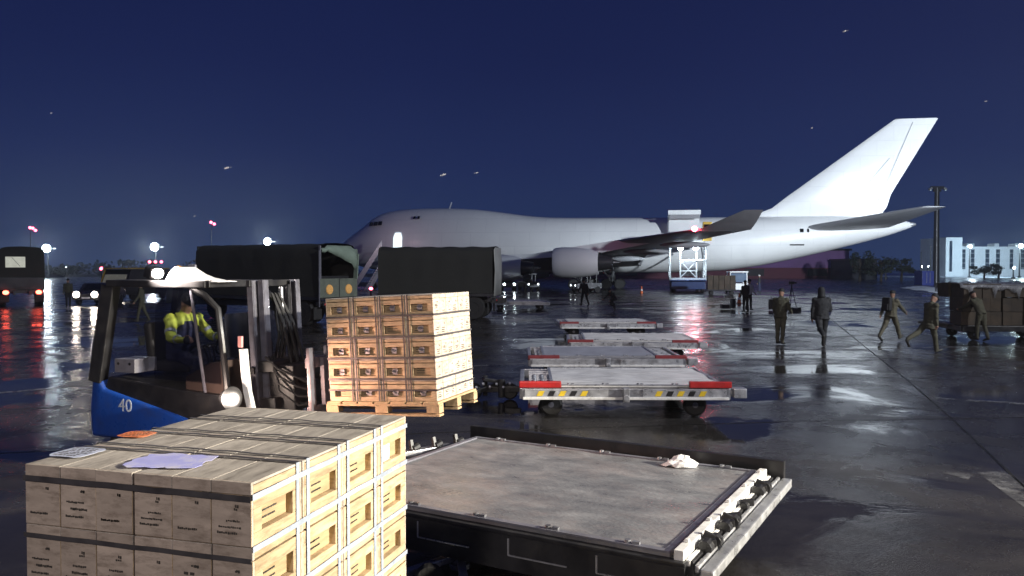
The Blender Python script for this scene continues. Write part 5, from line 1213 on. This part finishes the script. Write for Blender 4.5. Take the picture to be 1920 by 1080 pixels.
p = G(1398, 586); person("dark-coated person beside the traffic cone near the small cargo truck", (p.x, p.y), R(20), blk, 3, ((4, 6), (-4, 5)), ((5, 8, 20), (5, 8, 25)), 5, 'beanie', .98, coat=.6, bulk=1.12, group=PG)
p = G(1410, 584); person("person in pale jacket and dark trousers right of the dark-coated one", (p.x, p.y + .6), R(200), (M['palecloth'], M['darkcloth'], M['boot'], M['skin']), 3, ((6, 5), (-5, 6)), ((10, 8, 40), (5, 8, 20)), 5, 'beanie', 1.0, bulk=1.1, group=PG)
p = G(1424, 548); person("small far figure at the right end of the cargo truck", (p.x, p.y), R(60), (M['darkcloth'], M['navycloth'], M['boot'], M['skin']), 2, ((4, 5), (-4, 5)), ((5, 8, 20), (5, 8, 20)), 0, 'beanie', 1.0, hatm=M['palecloth'], group=PG, vox=.024)
p = G(1096, 576); person("dark figure stepping forward under the aircraft's left engine", (p.x, p.y), R(150), (M['darkcloth'], M['darkcloth'], M['boot'], M['skin']), 12, ((-16, 24), (24, 6)), ((-20, 8, 20), (26, 8, 30)), 12, 'beanie', 1.0, bulk=1.1, group=PG, vox=.022)
p = G(1152, 584); person("crouching dark figure on the wet apron beyond the dollies", (p.x, p.y), R(130), blk, 42, ((80, 128), (38, 110)), ((30, 8, 20), (40, 8, 20)), 20, 'beanie', .92, group=PG, vox=.022)
p = G(128, 577); person("dark figure standing right of the leftmost truck's tail", (p.x, p.y), R(200), (M['camo'], M['darkcloth'], M['boot'], M['skin']), 2, ((3, 5), (-4, 5)), ((5, 8, 20), (5, 8, 20)), 0, 'beanie', 1.0, bulk=1.1, group=PG, vox=.022)
p = G(266, 606); person("shadowy soldier seen through the forklift's rear window opening", (p.x, p.y), R(110), camo, 4, ((14, 6), (-14, 12)), ((16, 8, 20), (-14, 8, 20)), 4, 'cap', 1.0, bulk=1.12, group=PG, vox=.022)
# forklift driver, seated, both arms on the wheel
SEATZ = 1.265
t, lf, sh = person("seated forklift driver in yellow-green hi-vis jacket and dark vest", (FO.x, FO.y), 0, (M['hivis'], M['navycloth'], M['boot'], M['skin']), 8, ((86, 78), (80, 70)), ((30, 22, 58), (34, 20, 55)), 28, 'beanie', 1.0, sit=True, hips_z=0.0, bulk=1.15, group=None, vox=.014, crease=2.2)
t.scale = (.93, .93, .90)
t.matrix_basis = Matrix.Translation(FO) @ Matrix.Rotation(FYAW, 4, 'Z') @ Matrix.Translation((-.48, .08, SEATZ + .08)) @ Matrix.Rotation(R(-104), 4, 'Z') @ Matrix.Diagonal((.95, .95, .93, 1))
t.matrix_basis = t.matrix_basis
bodyd = t.children[0]
# dark quilted vest panel over the chest, as clothing
b = MB(); rings = []
for z, rx, ry in ((.02, .176, .150), (.12, .186, .156), (.24, .190, .162), (.34, .186, .158), (.42, .12, .13)):
    lean = math.sin(R(8)) * z; rings.append([Vector((rx * 1.07 * math.cos(a), lean + ry * 1.05 * math.sin(a), z)) for a in [2 * math.pi * j / 24 for j in range(24)]])
b.loft(rings, False); b.build("vest", M['navycloth'], t, True)
for k, (s0, el, wr, pm, hd) in enumerate(sh):
    dv = (el - s0).normalized(); dw = (wr - el).normalized()
    b = MB(); b.cyl(s0 + dv * .17, s0 + dv * .21, .072, .070, 14); b.build("reflective_band", M['band'], t, True)
    b = MB(); b.cyl(el + dw * .12, el + dw * .155, .060, .058, 14); b.build("reflective_band", M['band'], t, True)
    b = MB(); b.ball(pm + hd * .02, (.052, .052, .052), 10, 7); b.build("glove", M['darkcloth'], t, True)
b = MB()
for sx_ in (-1, 1):
    b.loft([[Vector((sx_ * .115 + .095 * math.cos(a), .055 + .075 * math.sin(a) - .03, .435 + .03 * math.sin(a * 2) - dz)) for a in [2 * math.pi * j / 14 for j in range(14)]] for dz in (0, .05)])
b.build("shoulder_panel", M['hivisamber'], t, True)

# ================================================================== trucks
def truck_wheel(parent, x, y, r=.55, w_=.32, nm="wheel"):
    b = MB(); b.lathe([(r * .45, -w_ / 2), (r * .9, -w_ / 2), (r, -w_ / 2 + .07), (r, w_ / 2 - .07), (r * .9, w_ / 2), (r * .45, w_ / 2)], (x, y, r), 'X', 26); wh = b.build(nm, M['rubber'], parent, True)
    b = MB(); b.lathe([(.03, -w_ / 2 + .02), (r * .35, -w_ / 2 + .06), (r * .5, -w_ / 2 - .01), (r * .5, w_ / 2 + .01), (r * .35, w_ / 2 - .06), (.03, w_ / 2 - .02)], (x, y, r), 'X', 16); b.build("rim", M['darkmetal'], wh, True)
def cargo_truck(label, loc, rz, length, height, style, wd=2.45, cab=True):
    """tail at local y=0 facing -y, body runs to +y"""
    t = thing("canvas_truck", label, "truck", loc, rz, "covered army trucks"); W2 = wd / 2; bed = 1.22
    b = MB(); b.box((-.42, length / 2 + .8, .88), (.14, length + 2.4, .24)); b.box((.42, length / 2 + .8, .88), (.14, length + 2.4, .24)); b.box((0, .25, .95), (2.0, .14, .2)); b.build("chassis", M['darkmetal'], t)
    b = MB(); b.box((0, length / 2, bed - .06), (wd, length, .14)); b.build("bed", M['darkmetal'], t, bevel=.01)
    # canopy with hoops showing through the cloth
    rings = []; ns = 25
    for k in range(ns):
        y = .04 + (length - .08) * k / (ns - 1); sag = .035 * math.sin(math.pi * ((k * 5 / (ns - 1)) % 1)); out = .02 * mnoise.noise(Vector((k * .7, rz, 1)))
        prof = [(-W2, bed + .02), (-W2 - out + sag * .7, bed + .8), (-W2 + sag * .8, bed + 1.5), (-W2 + .03 + sag * .4, height - .28), (-W2 + .16, height - .07 - sag), (-W2 + .5, height - sag * 1.2), (0, height + .03 - sag * 1.3),
                (W2 - .5, height - sag * 1.2), (W2 - .16, height - .07 - sag), (W2 - .03 - sag * .4, height - .28), (W2 - sag * .8, bed + 1.5), (W2 + out - sag * .7, bed + .8), (W2, bed + .02)]
        rings.append([Vector((x, y, z)) for x, z in prof])
    b = MB(); b.loft(rings, False, closed=False); inner = [[p * 1 + Vector((-p.x * .02, 0, -.02 if p.z > bed + .5 else 0)) for p in r] for r in rings]; b.loft(inner, False, closed=False)
    b.add(rings[-1], [tuple(range(13))])
    b.build("canopy", M['canvas'], t, True, auto=70)
    b = MB(); b.box((0, length - .1, (bed + height) / 2), (wd - .1, .05, height - bed - .1)); b.build("front_board", M['canvas'], t)
    if style == 'open':
        b = MB(); b.box((0, -.03, bed + .36), (wd - .02, .06, .78)); tg = b.build("tailgate", M['armygreen'], t, bevel=.015)
        b = MB(); b.box((0, -.065, bed + .36), (.03, .02, .76)); b.build("gate_seam", M['darkmetal'], tg)
        for sx_ in (-1, 1):
            b = MB(); b.lathe([(.02, -.05), (.19, -.04), (.21, 0), (.21, .02)], (sx_ * .62, -.06, bed + .30), 'Y', 18); b.build("round_reflector", M['reflector'], tg, True)
        # flap tied up diagonally
        b = MB(); g_ = 12; rows = []
        for k in range(g_ + 1):
            u = k / g_; x = -W2 + .10 + u * (wd - .12); zt = height - .06 - (.02 if .1 < u < .9 else .14); drop = .18 + .72 * u ** 1.2
            rows.append([Vector((x, -.05 - .03 * math.sin(k * 1.7), zt)), Vector((x, -.12 - .05 * math.sin(k * 1.3), zt - drop * .55)), Vector((x, -.07 - .03 * math.cos(k * 1.9), zt - drop))])
        b.loft(rows, False, closed=False); fl = b.build("flap", M['canvasgreen'], t, True, auto=75)
        so = fl.modifiers.new("thick", 'SOLIDIFY'); so.thickness = .02
        b = MB(); b.bar((W2 - .12, -.05, bed + .75), (W2 - .02, -.05, height - .4), .2, .05); b.build("flap_edge", M['canvasgreen'], t)
        b = MB(); b.bar((-W2 + .05, -.04, bed + .75), (-W2 + .05, -.04, height - .1), .08, .06); b.bar((-W2 - .02, -.06, bed - .4), (-W2 - .02, -.06, height - .3), .04, .04); b.build("corner_post", M['greysteel'], t)
        b = MB(); b.box((0, .6, bed + .5), (wd - .3, .6, .7)); b.build("bench", M['darkmetal'], t)
    elif style == 'pale':
        rows = []
        for k in range(9):
            u = k / 8; x = -W2 + .02 + u * (wd - .04); rows.append([Vector((x, -.03 - .03 * math.sin(k * 2.1), height - .04 - (.12 if k in (0, 8) else 0))), Vector((x, -.05 - .04 * math.sin(k * 1.7 + 1), (bed + height) / 2)), Vector((x, -.03 - .03 * math.sin(k * 1.1), bed - .1))])
        b = MB(); b.loft(rows, False, closed=False); fl = b.build("end_curtain", M['canvasgrey'], t, True, auto=75); so = fl.modifiers.new("thick", 'SOLIDIFY'); so.thickness = .02
    else:
        b = MB(); b.box((0, -.03, bed + .3), (wd - .02, .06, .66)); b.build("tailgate", M['darkmetal'], t, bevel=.015)
        rows = []
        for k in range(9):
            u = k / 8; x = -W2 + .02 + u * (wd - .04); rows.append([Vector((x, -.02, height - .05 - (.12 if k in (0, 8) else 0))), Vector((x, -.04, (bed + height) / 2)), Vector((x, -.02, bed + .55))])
        b = MB(); b.loft(rows, False, closed=False); fl = b.build("end_curtain", M['canvas'], t, True, auto=75)
        b = MB(); b.box((-.35, -.06, height - .95), (1.05, .04, .66)); b.build("lit_window", mat("lit_canvas_window", (.5, .5, .42), .5, var=.3, scale=3, emit=(.80, .82, .68), estr=.42), t)
        b = MB(); b.bar((-.55, -.09, height - .65), (-.1, -.09, height - 1.22), .04, .02); b.build("window_strut", M['darkmetal'], t)
    # lights, flaps, wheels, cab
    for sx_ in (-1, 1):
        b = MB(); b.box((sx_ * .88, -.05, .92), (.30, .09, .14)); lb = b.build("tail_light", M['darkmetal'] if style != 'lit' else M['darkmetal'], t, bevel=.01)
        if style == 'lit':
            b = MB(); b.ball((sx_ * .88, -.12, .92), (.17, .06, .13), 12, 8); b.build("lens", M['g_red'], lb, True)
        elif style == 'open' or style == 'pale':
            b = MB(); b.ball((sx_ * .88, -.10, .92), (.10, .03, .05), 10, 6); b.build("lens", M['red'], lb, True)
        b = MB(); b.box((sx_ * .95, .28, .55), (.5, .02, .5)); b.build("mud_flap", M['rubber'], t)
        for y in ((.95, 2.2, length + 1.1) if cab else (.95, 2.2, length - .8)): truck_wheel(t, sx_ * 1.02, y)
    if not cab:
        b = MB(); b.bar((0, length, .9), (0, length + 1.6, .75), .14, .12); b.build("drawbar", M['darkmetal'], t); return t
    b = MB(); y0 = length + .15
    b.prism([(-W2 + .08, y0, .8), (-W2 + .08, y0, 2.5), (-W2 + .08, y0 + 1.2, 2.5), (-W2 + .08, y0 + 1.75, 1.75), (-W2 + .08, y0 + 1.85, .8)], (wd - .16, 0, 0)); b.build("cab", M['armygreen'], t, bevel=.04)
    b = MB(); b.prism([(-W2 + .07, y0 + .4, 1.75), (-W2 + .07, y0 + .4, 2.3), (-W2 + .07, y0 + 1.1, 2.3), (-W2 + .07, y0 + 1.45, 1.75)], (-.015, 0, 0)); b.build("side_window", M['glassdark'], t)
    return t
# truck behind the forklift: tail to the right
a = D(606, 600, 33); cargo_truck("long dark canvas truck, tail open with pale green flap and amber reflectors", (0, 0, 0), 0, 7.0, 3.42, 'open')
tr = bpy.data.objects["canvas_truck"]; rz = R(90 - 28 + 0)
def seat_truck(tr, px, Y, rz, wd=2.45):
    """put the tail's camera-side corner at pixel column px, depth Y"""
    off = Matrix.Rotation(rz, 3, 'Z') @ Vector((-wd / 2, 0, 0)); x = (px - 960) / FPX * Y
    tr.location = (x - off.x, Y - off.y, 0); tr.rotation_euler = (0, 0, rz)
seat_truck(tr, 597, 32.5, R(63))
t2 = cargo_truck("middle dark canvas trailer with a pale grey curtain end, behind the fork load", (0, 0, 0), 0, 5.5, 3.42, 'pale', cab=False); seat_truck(t2, 925, 37.0, R(83))
t3 = cargo_truck("leftmost army truck seen from behind with red tail lamps and lit window", (0, 0, 0), 0, 4.5, 3.75, 'lit'); t3.location = (D(42, 550, 50).x, 50, 0); t3.rotation_euler = (0, 0, R(33))
for px in (14, 70):
    q = D(px, 548, 49.6); d = bpy.data.lights.new("tail_lamp", 'POINT'); d.energy = 3; d.color = (1, .08, .05); d.shadow_soft_size = .1; o = bpy.data.objects.new("tail_lamp", d); COL.objects.link(o); o.location = (q.x, 49.2, .92)

# ================================================================== car, van, light lorry
def car_body(t, L_, W_, prof, m, glass):
    """profile in (y,z) for the side outline; nose at -y"""
    b = MB(); n_ = len(prof); rings = []
    for k, (x, inset) in enumerate(((-W_ / 2, .10), (-W_ / 2 + .06, 0), (W_ / 2 - .06, 0), (W_ / 2, .10))):
        cy = sum(p[0] for p in prof) / n_; rings.append([Vector((x, p[0] * (1 - inset * .3), p[1] - (inset * .5 if p[1] > 1.0 else 0))) for p in prof])
    b.loft(rings); return b.build("body", m, t, True, bevel=.03)
def head_lamps(t, xs, y, z, r, energy=0):
    for x in xs:
        b = MB(); b.lathe([(r * .4, .12), (r, 0), (r, -.02)], (x, y, z), 'Y', 14); h = b.build("headlight", M['silver'], t)
        b = MB(); b.ball((x, y - .04, z), (r * .95, .05, r * .95), 12, 8); b.build("lens", M['g_warm'], h, True)
        if energy:
            d = bpy.data.lights.new("car_headlamp", 'SPOT'); d.energy = energy; d.color = (1, .88, .74); d.shadow_soft_size = .1; d.spot_size = R(60); d.spot_blend = .8
            o = bpy.data.objects.new("car_headlamp", d); COL.objects.link(o); o.location = t.matrix_basis @ Vector((x, y - .15, z)); o.rotation_euler = (t.matrix_basis.to_3x3() @ Vector((0, -1, -.1))).to_track_quat('-Z', 'Y').to_euler()
q = D(161, 548, 52)
t = thing("passenger_car", "dark car facing the camera with both headlamps on, left of the forklift", "car", (q.x, 52, 0), R(4))
car_body(t, 4.2, 1.75, [(0, .35), (.02, .75), (.9, .92), (1.6, 1.42), (3.0, 1.45), (3.9, .95), (4.2, .9), (4.2, .35)], mat("dark_car_paint", (.03, .03, .035), .3), None)
b = MB(); b.prism([(-.68, 1.02, .99), (.68, 1.02, .99), (.58, 1.54, 1.36), (-.58, 1.54, 1.36)], (0, -.02, .02)); b.build("windscreen", M['glassdark'], t)
for sx_ in (-.78, .78):
    for y in (.75, 3.4): truck_wheel(t, sx_, y, .31, .2)
head_lamps(t, (-.58, .56), -.02, .72, .21, 140)
b = MB(); b.box((0, -.03, .5), (.5, .03, .11)); b.build("number_plate", M['white'], t)
q = D(212, 540, 60)
t = thing("airport_van", "van with yellow-edged roof and pale windscreen behind the forklift's rear pillar", "van", (q.x, 60, 0), R(-14))
car_body(t, 5.2, 2.3, [(0, .45), (0, 1.1), (.35, 1.9), (.55, 2.35), (5.1, 2.35), (5.2, .45)], M['darkmetal'], None)
b = MB(); b.box((0, 2.6, 2.42), (2.25, 4.7, .10)); b.bar((-1.15, .1, 1.2), (-1.12, .5, 2.4), .10); b.build("roof_trim", M['yellowvan'], t, bevel=.02)
b = MB(); b.prism([(-1.0, .02, 1.2), (1.0, .02, 1.2), (.95, .36, 1.95), (-.95, .36, 1.95)], (0, -.03, .02)); b.build("windscreen", mat("lit_windscreen", (.1, .1, .1), .2, emit=(.75, .72, .6), estr=.10), t)
for sx_ in (-1.0, 1.0):
    for y in (.9, 4.2): truck_wheel(t, sx_, y, .36, .22)
head_lamps(t, (-.9, .9), -.02, .8, .09)
# cargo pile on trolley + small white tractor under the tail side
q = G(1352, 553); t = thing("cargo_trolley", "low trolley under the brown cargo pile near the loader", "trolley", (q.x, q.y, 0), -ALPHA)
b = MB(); b.box((0, 0, .45), (2.6, 1.6, .14)); b.bar((-1.3, 0, .35), (-2.0, 0, .3), .08); b.build("deck", M['darkmetal'], t, bevel=.02)
for sx_ in (-.9, .9):
    for yy in (-.6, .6):
        b = MB(); b.lathe([(.05, -.08), (.17, -.08), (.2, 0), (.17, .08), (.05, .08)], (sx_, yy, .2), 'Y', 14); b.build("wheel", M['rubber'], t, True)
MT = t.matrix_basis.copy(); rr = random.Random(21); k = 0
for iz in range(3):
    for ix in range(5):
        s = (.46 + rr.uniform(-.03, .03), 1.2, .42); mtx = MT @ Matrix.Translation((-1.0 + ix * .5, rr.uniform(-.05, .05), .52 + .21 + iz * .425))
        b = MB(); b.box((0, 0, 0), s); b.box((0, -s[1] / 2 - .002, 0), (.06, .004, s[2] * .98)); b.box((0, 0, s[2] / 2 + .001), (.06, s[1] * .98, .003)); o = b.build("cargo_carton", M['cargo'], None, bevel=.012); o.matrix_world = mtx
        tag(o, f"brown carton on the small trolley, {('bottom','middle','top')[iz]} layer, {ORD[ix]} from left", "carton", "cartons on the small trolley")
q = G(1388, 551); t = thing("tow_tractor", "small white airport tractor with lit cab behind two standing people", "tractor", (q.x, q.y + .3, 0), R(-2))
b = MB(); b.box((0, 1.3, .68), (1.7, 2.9, .62)); b.prism([(-.85, -.15, .4), (.85, -.15, .4), (.85, -.1, 1.0), (-.85, -.1, 1.0)], (0, .6, 0)); b.build("body", M['white'], t, bevel=.05)
b = MB()
for x in (-.78, .78):
    for y in (.3, 1.7): b.bar((x, y, 1.0), (x, y + .05, 2.05), .09)
b.box((0, 1.0, 2.1), (1.75, 1.75, .12)); b.build("cab_frame", M['white'], t, bevel=.015)
b = MB(); b.box((0, .27, 1.55), (1.48, .03, .85)); b.build("windscreen", mat("lit_cab_glass", (.05, .06, .08), .1, emit=(.35, .55, .9), estr=.22), t)
for sx_ in (-.75, .75):
    for y in (.5, 2.2): truck_wheel(t, sx_, y, .34, .22)
# vehicles under the aircraft
def small_tractor(label, px, py, rz, m, lamp):
    q = G(px, py); t = thing("tow_tractor", label, "tractor", (q.x, q.y, 0), rz, "dark vehicles under the wing")
    b = MB(); b.prism([(-.8, 0, .4), (-.8, 0, .95), (-.8, 1.0, 1.05), (-.8, 2.8, 1.0), (-.8, 2.8, .4)], (1.6, 0, 0)); b.build("body", m, t, bevel=.05)
    b = MB()
    for x in (-.7, .7):
        for y in (1.2, 2.2): b.bar((x, y, 1.0), (x, y, 1.8), .08)
    b.box((0, 1.7, 1.84), (1.6, 1.3, .1)); b.build("cab_frame", m, t)
    b = MB(); b.box((0, 1.75, 1.15), (.9, .5, .3)); b.build("seat", M['seat'], t, bevel=.03)
    for sx_ in (-.7, .7):
        for y in (.5, 2.3): truck_wheel(t, sx_, y, .34, .22)
    for x in (-.55, .55):
        b = MB(); b.lathe([(.04, .08), (.1, 0), (.1, -.02)], (x, -.01, .75), 'Y', 12); h = b.build("headlight", M['silver'], t); b = MB(); b.ball((x, -.04, .75), (.1, .03, .1), 10, 6); b.build("lens", lamp, h, True)
small_tractor("dark tow tractor under the engine nacelles beside the stepping figure", 1075, 549, R(-70), M['darkmetal'], M['g_dim'])
small_tractor("dark tow tractor with a white lamp just right of the grey curtain trailer", 955, 546, R(8), M['darkmetal'], M['g_white'])
small_tractor("dark tow tractor with lamps half under the inner engine", 1000, 546, R(20), M['darkmetal'], M['g_dim'])
# cones, camera tripods, boxes
def cone(px, py, label):
    q = G(px, py); t = thing("traffic_cone", label, "traffic cone", (q.x, q.y, 0))
    b = MB(); b.box((0, 0, .02), (.36, .36, .04)); b.build("base", M['rubber'], t, bevel=.01)
    b = MB(); b.lathe([(.15, .04), (.09, .35), (.045, .72), (.03, .75)], (0, 0, 0), 'Z', 16); b.build("cone_shell", M['orange'], t, True)
    b = MB(); b.lathe([(.111, .30), (.079, .46)], (0, 0, 0), 'Z', 16, caps=False); b.build("reflective_collar", M['white'], t, True)
cone(1386, 570, "orange traffic cone left of the dark-coated person"); cone(1203, 551, "small orange traffic cone left of the loader")
def tripod(px, py, h, label, rz):
    q = G(px, py); t = thing("camera_tripod", label, "tripod", (q.x, q.y, 0), rz)
    for k in range(3):
        a = 2.1 * k + .4; b = MB(); b.bar((0, 0, h - .1), (.32 * math.cos(a), .32 * math.sin(a), .01), .03); b.build("leg", M['black'], t)
    b = MB(); b.cyl((0, 0, h - .25), (0, 0, h), .035, n=8); b.build("column", M['black'], t)
    b = MB(); b.box((0, 0, h + .09), (.13, .30, .16)); b.cyl((0, -.28, h + .09), (0, -.14, h + .09), .05, n=10); b.bar((0, .1, h), (.12, .45, h - .12), .02); b.build("camera", M['black'], t, bevel=.01)
q = G(1366, 580); t = thing("equipment_case", "pair of small black equipment boxes on the wet apron left of the cone", "case", (q.x, q.y, 0), R(10))
b = MB(); b.box((-.22, 0, .17), (.5, .3, .24)); b.box((.3, .05, .33), (.22, .3, .56)); b.bar((.3, .05, .6), (.3, .05, .85), .04); b.build("box", M['black'], t, bevel=.02)
b = MB(); b.bar((-.22, -.16, .33), (-.0, -.16, .33), .03); b.build("handle", M['steel'], t)
q = G(1446, 582); t = thing("equipment_case", "black case on a stand just left of the standing camouflage soldier", "case", (q.x, q.y, 0), R(-10)); b = MB(); b.box((0, 0, .35), (.28, .3, .58)); b.build("box", M['black'], t, bevel=.02); b = MB(); b.bar((0, 0, .62), (0, 0, .8), .06); b.build("handle", M['steel'], t)
tripod(1484, 583, 1.5, "camera tripod with dark camera right of the standing camouflage soldier", R(60))
q = G(1484, 584); t = thing("equipment_case", "flat black case at the foot of the camera tripod", "case", (q.x, q.y - .5, 0)); b = MB(); b.box((0, 0, .13), (.62, .35, .24)); b.build("box", M['black'], t, bevel=.02); b = MB(); b.bar((-.1, -.18, .2), (.1, -.18, .2), .03); b.build("handle", M['steel'], t)
b = MB()
# ---- loaded dolly at the right edge
q = G(1896, 640); t = dolly("pallet_dolly", "dark dolly under a wrapped cargo heap at the right edge", (q.x + .3, q.y + 1.2, 0), R(-8), 'near', DG)
b = MB(); b.bar((-1.65, 0, .42), (-2.55, .1, .52), .12, .08); b.build("drawbar", M['darksteel'], t)
for x in (-1.2, 1.25):
    b = MB(); b.box((x, -1.30, .3), (.10, .02, .07)); b.build("reflector", M['galv'], t)
MT = t.matrix_basis.copy(); rr = random.Random(77)
for iz in range(3):
    for ix in range(5):
        for iy in range(2):
            if iy == 1 and iz < 2: continue
            s = (.58 + rr.uniform(-.03, .03), 1.0, .44 + (rr.uniform(-.05, .05) if iz == 2 else 0)); mtx = MT @ Matrix.Translation((-1.28 + ix * .64 + rr.uniform(-.02, .02), -.55 + iy * 1.08, .50 + .225 + iz * .455)) @ Matrix.Rotation(rr.uniform(-.05, .05), 4, 'Z')
            b = MB(); b.box((0, 0, 0), s); b.box((0, -s[1] / 2 - .002, 0), (.07, .004, s[2] * .98)); o = b.build("cargo_carton", M['cargo'], None, bevel=.02); o.matrix_world = mtx
            tag(o, f"dark brown carton under film at right edge, {('bottom','middle','top')[iz]} layer, {ORD[ix]} from left, {('front','back')[iy]} rank", "carton", "cartons on the right-hand dolly")
# stretch film lying over the heap with folds hanging down
b = MB(); nx = 40; rows = []
for k in range(nx + 1):
    u = k / nx; x = -1.66 + 3.3 * u; f = mnoise.noise(Vector((u * 9, 3.1, 0))); d1 = .12 + .35 * max(0, f) + (.35 if k % 9 == 4 else 0)
    zt = 1.86 + .06 * mnoise.noise(Vector((u * 5, 0, 2)))
    rows.append([Vector((x, -1.10 - .02 * math.sin(k * 1.9), zt - d1)), Vector((x, -1.12, zt - .06)), Vector((x, -1.0, zt + .02)), Vector((x, 0, zt + .05 + .04 * math.sin(k))), Vector((x, 1.05, zt)), Vector((x, 1.1, zt - .3))])
b.loft(rows, False, closed=False); o = b.build("stretch_film", M['cargofilm'], None, True, auto=80); so = o.modifiers.new("thick", 'SOLIDIFY'); so.thickness = .006; o.matrix_world = MT
tag(o, "snow-dusted cloudy film draped over the cartons at the right edge", "film")
q = G(1836, 640); person("camouflaged figure bending against the cargo heap at the right edge", (q.x, q.y - .1), R(20), camo, 28, ((10, 10), (-6, 14)), ((50, 10, 20), (60, 10, 15)), 20, 'cap', .95, bulk=1.1, group=PG, vox=.022)
# falling snow: a few loose flakes close enough to be seen
for k, (px, py, Y, s) in enumerate(((425, 315, 3.2, .013), (830, 328, 3.0, .014), (893, 324, 3.4, .009), (1585, 58, 3.3, .011), (1848, 190, 3.0, .007), (1522, 240, 3.6, .006), (96, 212, 3.4, .005), (365, 405, 3.6, .006), (1612, 348, 3.2, .010))):
    q = D(px, py, Y); rr = random.Random(k); b = MB()
    for j in range(18):
        d = max(-1.3, min(1.3, rr.gauss(0, .55))) * s; b.ball(q + V(d, rr.uniform(-.2, .2) * s, d * .3 + rr.gauss(0, .09) * s), s * rr.uniform(.08, .22) * (1.15 - .6 * abs(d) / s), 7, 5)
    tag(b.build("snowflake", mat("snowflake_ice", (.8, .82, .86), .6, alpha=.22) if k == 0 else bpy.data.materials["snowflake_ice"], None, True), ["pale clumped snowflake in the sky above the forklift roof", "long snowflake above the aircraft's upper deck", "faint snowflake just right of the long one", "faint snowflake high at the top right", "small snowflake near the right edge of the sky", "tiny snowflake left of the tail fin", "tiny snowflake high at the far left", "tiny snowflake beside the pair of red lamps", "snowflake in front of the white tail fin"][k], "snowflake", "snowflakes falling near the camera")

# ================================================================== wet snowy night air
b = MB(); b.box((0, 140, 14.0), (1000, 620, 30.0)); hz_ = b.build("haze", bpy.data.materials.new("haze_air"))
hm = hz_.data.materials[0]; hm.use_nodes = True; hn = hm.node_tree.nodes; hl_ = hm.node_tree.links
hn.remove(hn["Principled BSDF"]); pv = hn.new("ShaderNodeVolumePrincipled"); pv.inputs["Density"].default_value = 0.00058; pv.inputs["Color"].default_value = (.9, .93, 1, 1); pv.inputs["Anisotropy"].default_value = .65
hl_.new(pv.outputs[0], hn["Material Output"].inputs["Volume"]); tag(hz_, "thin cold haze of falling snow over the whole apron", "haze", kind='stuff')
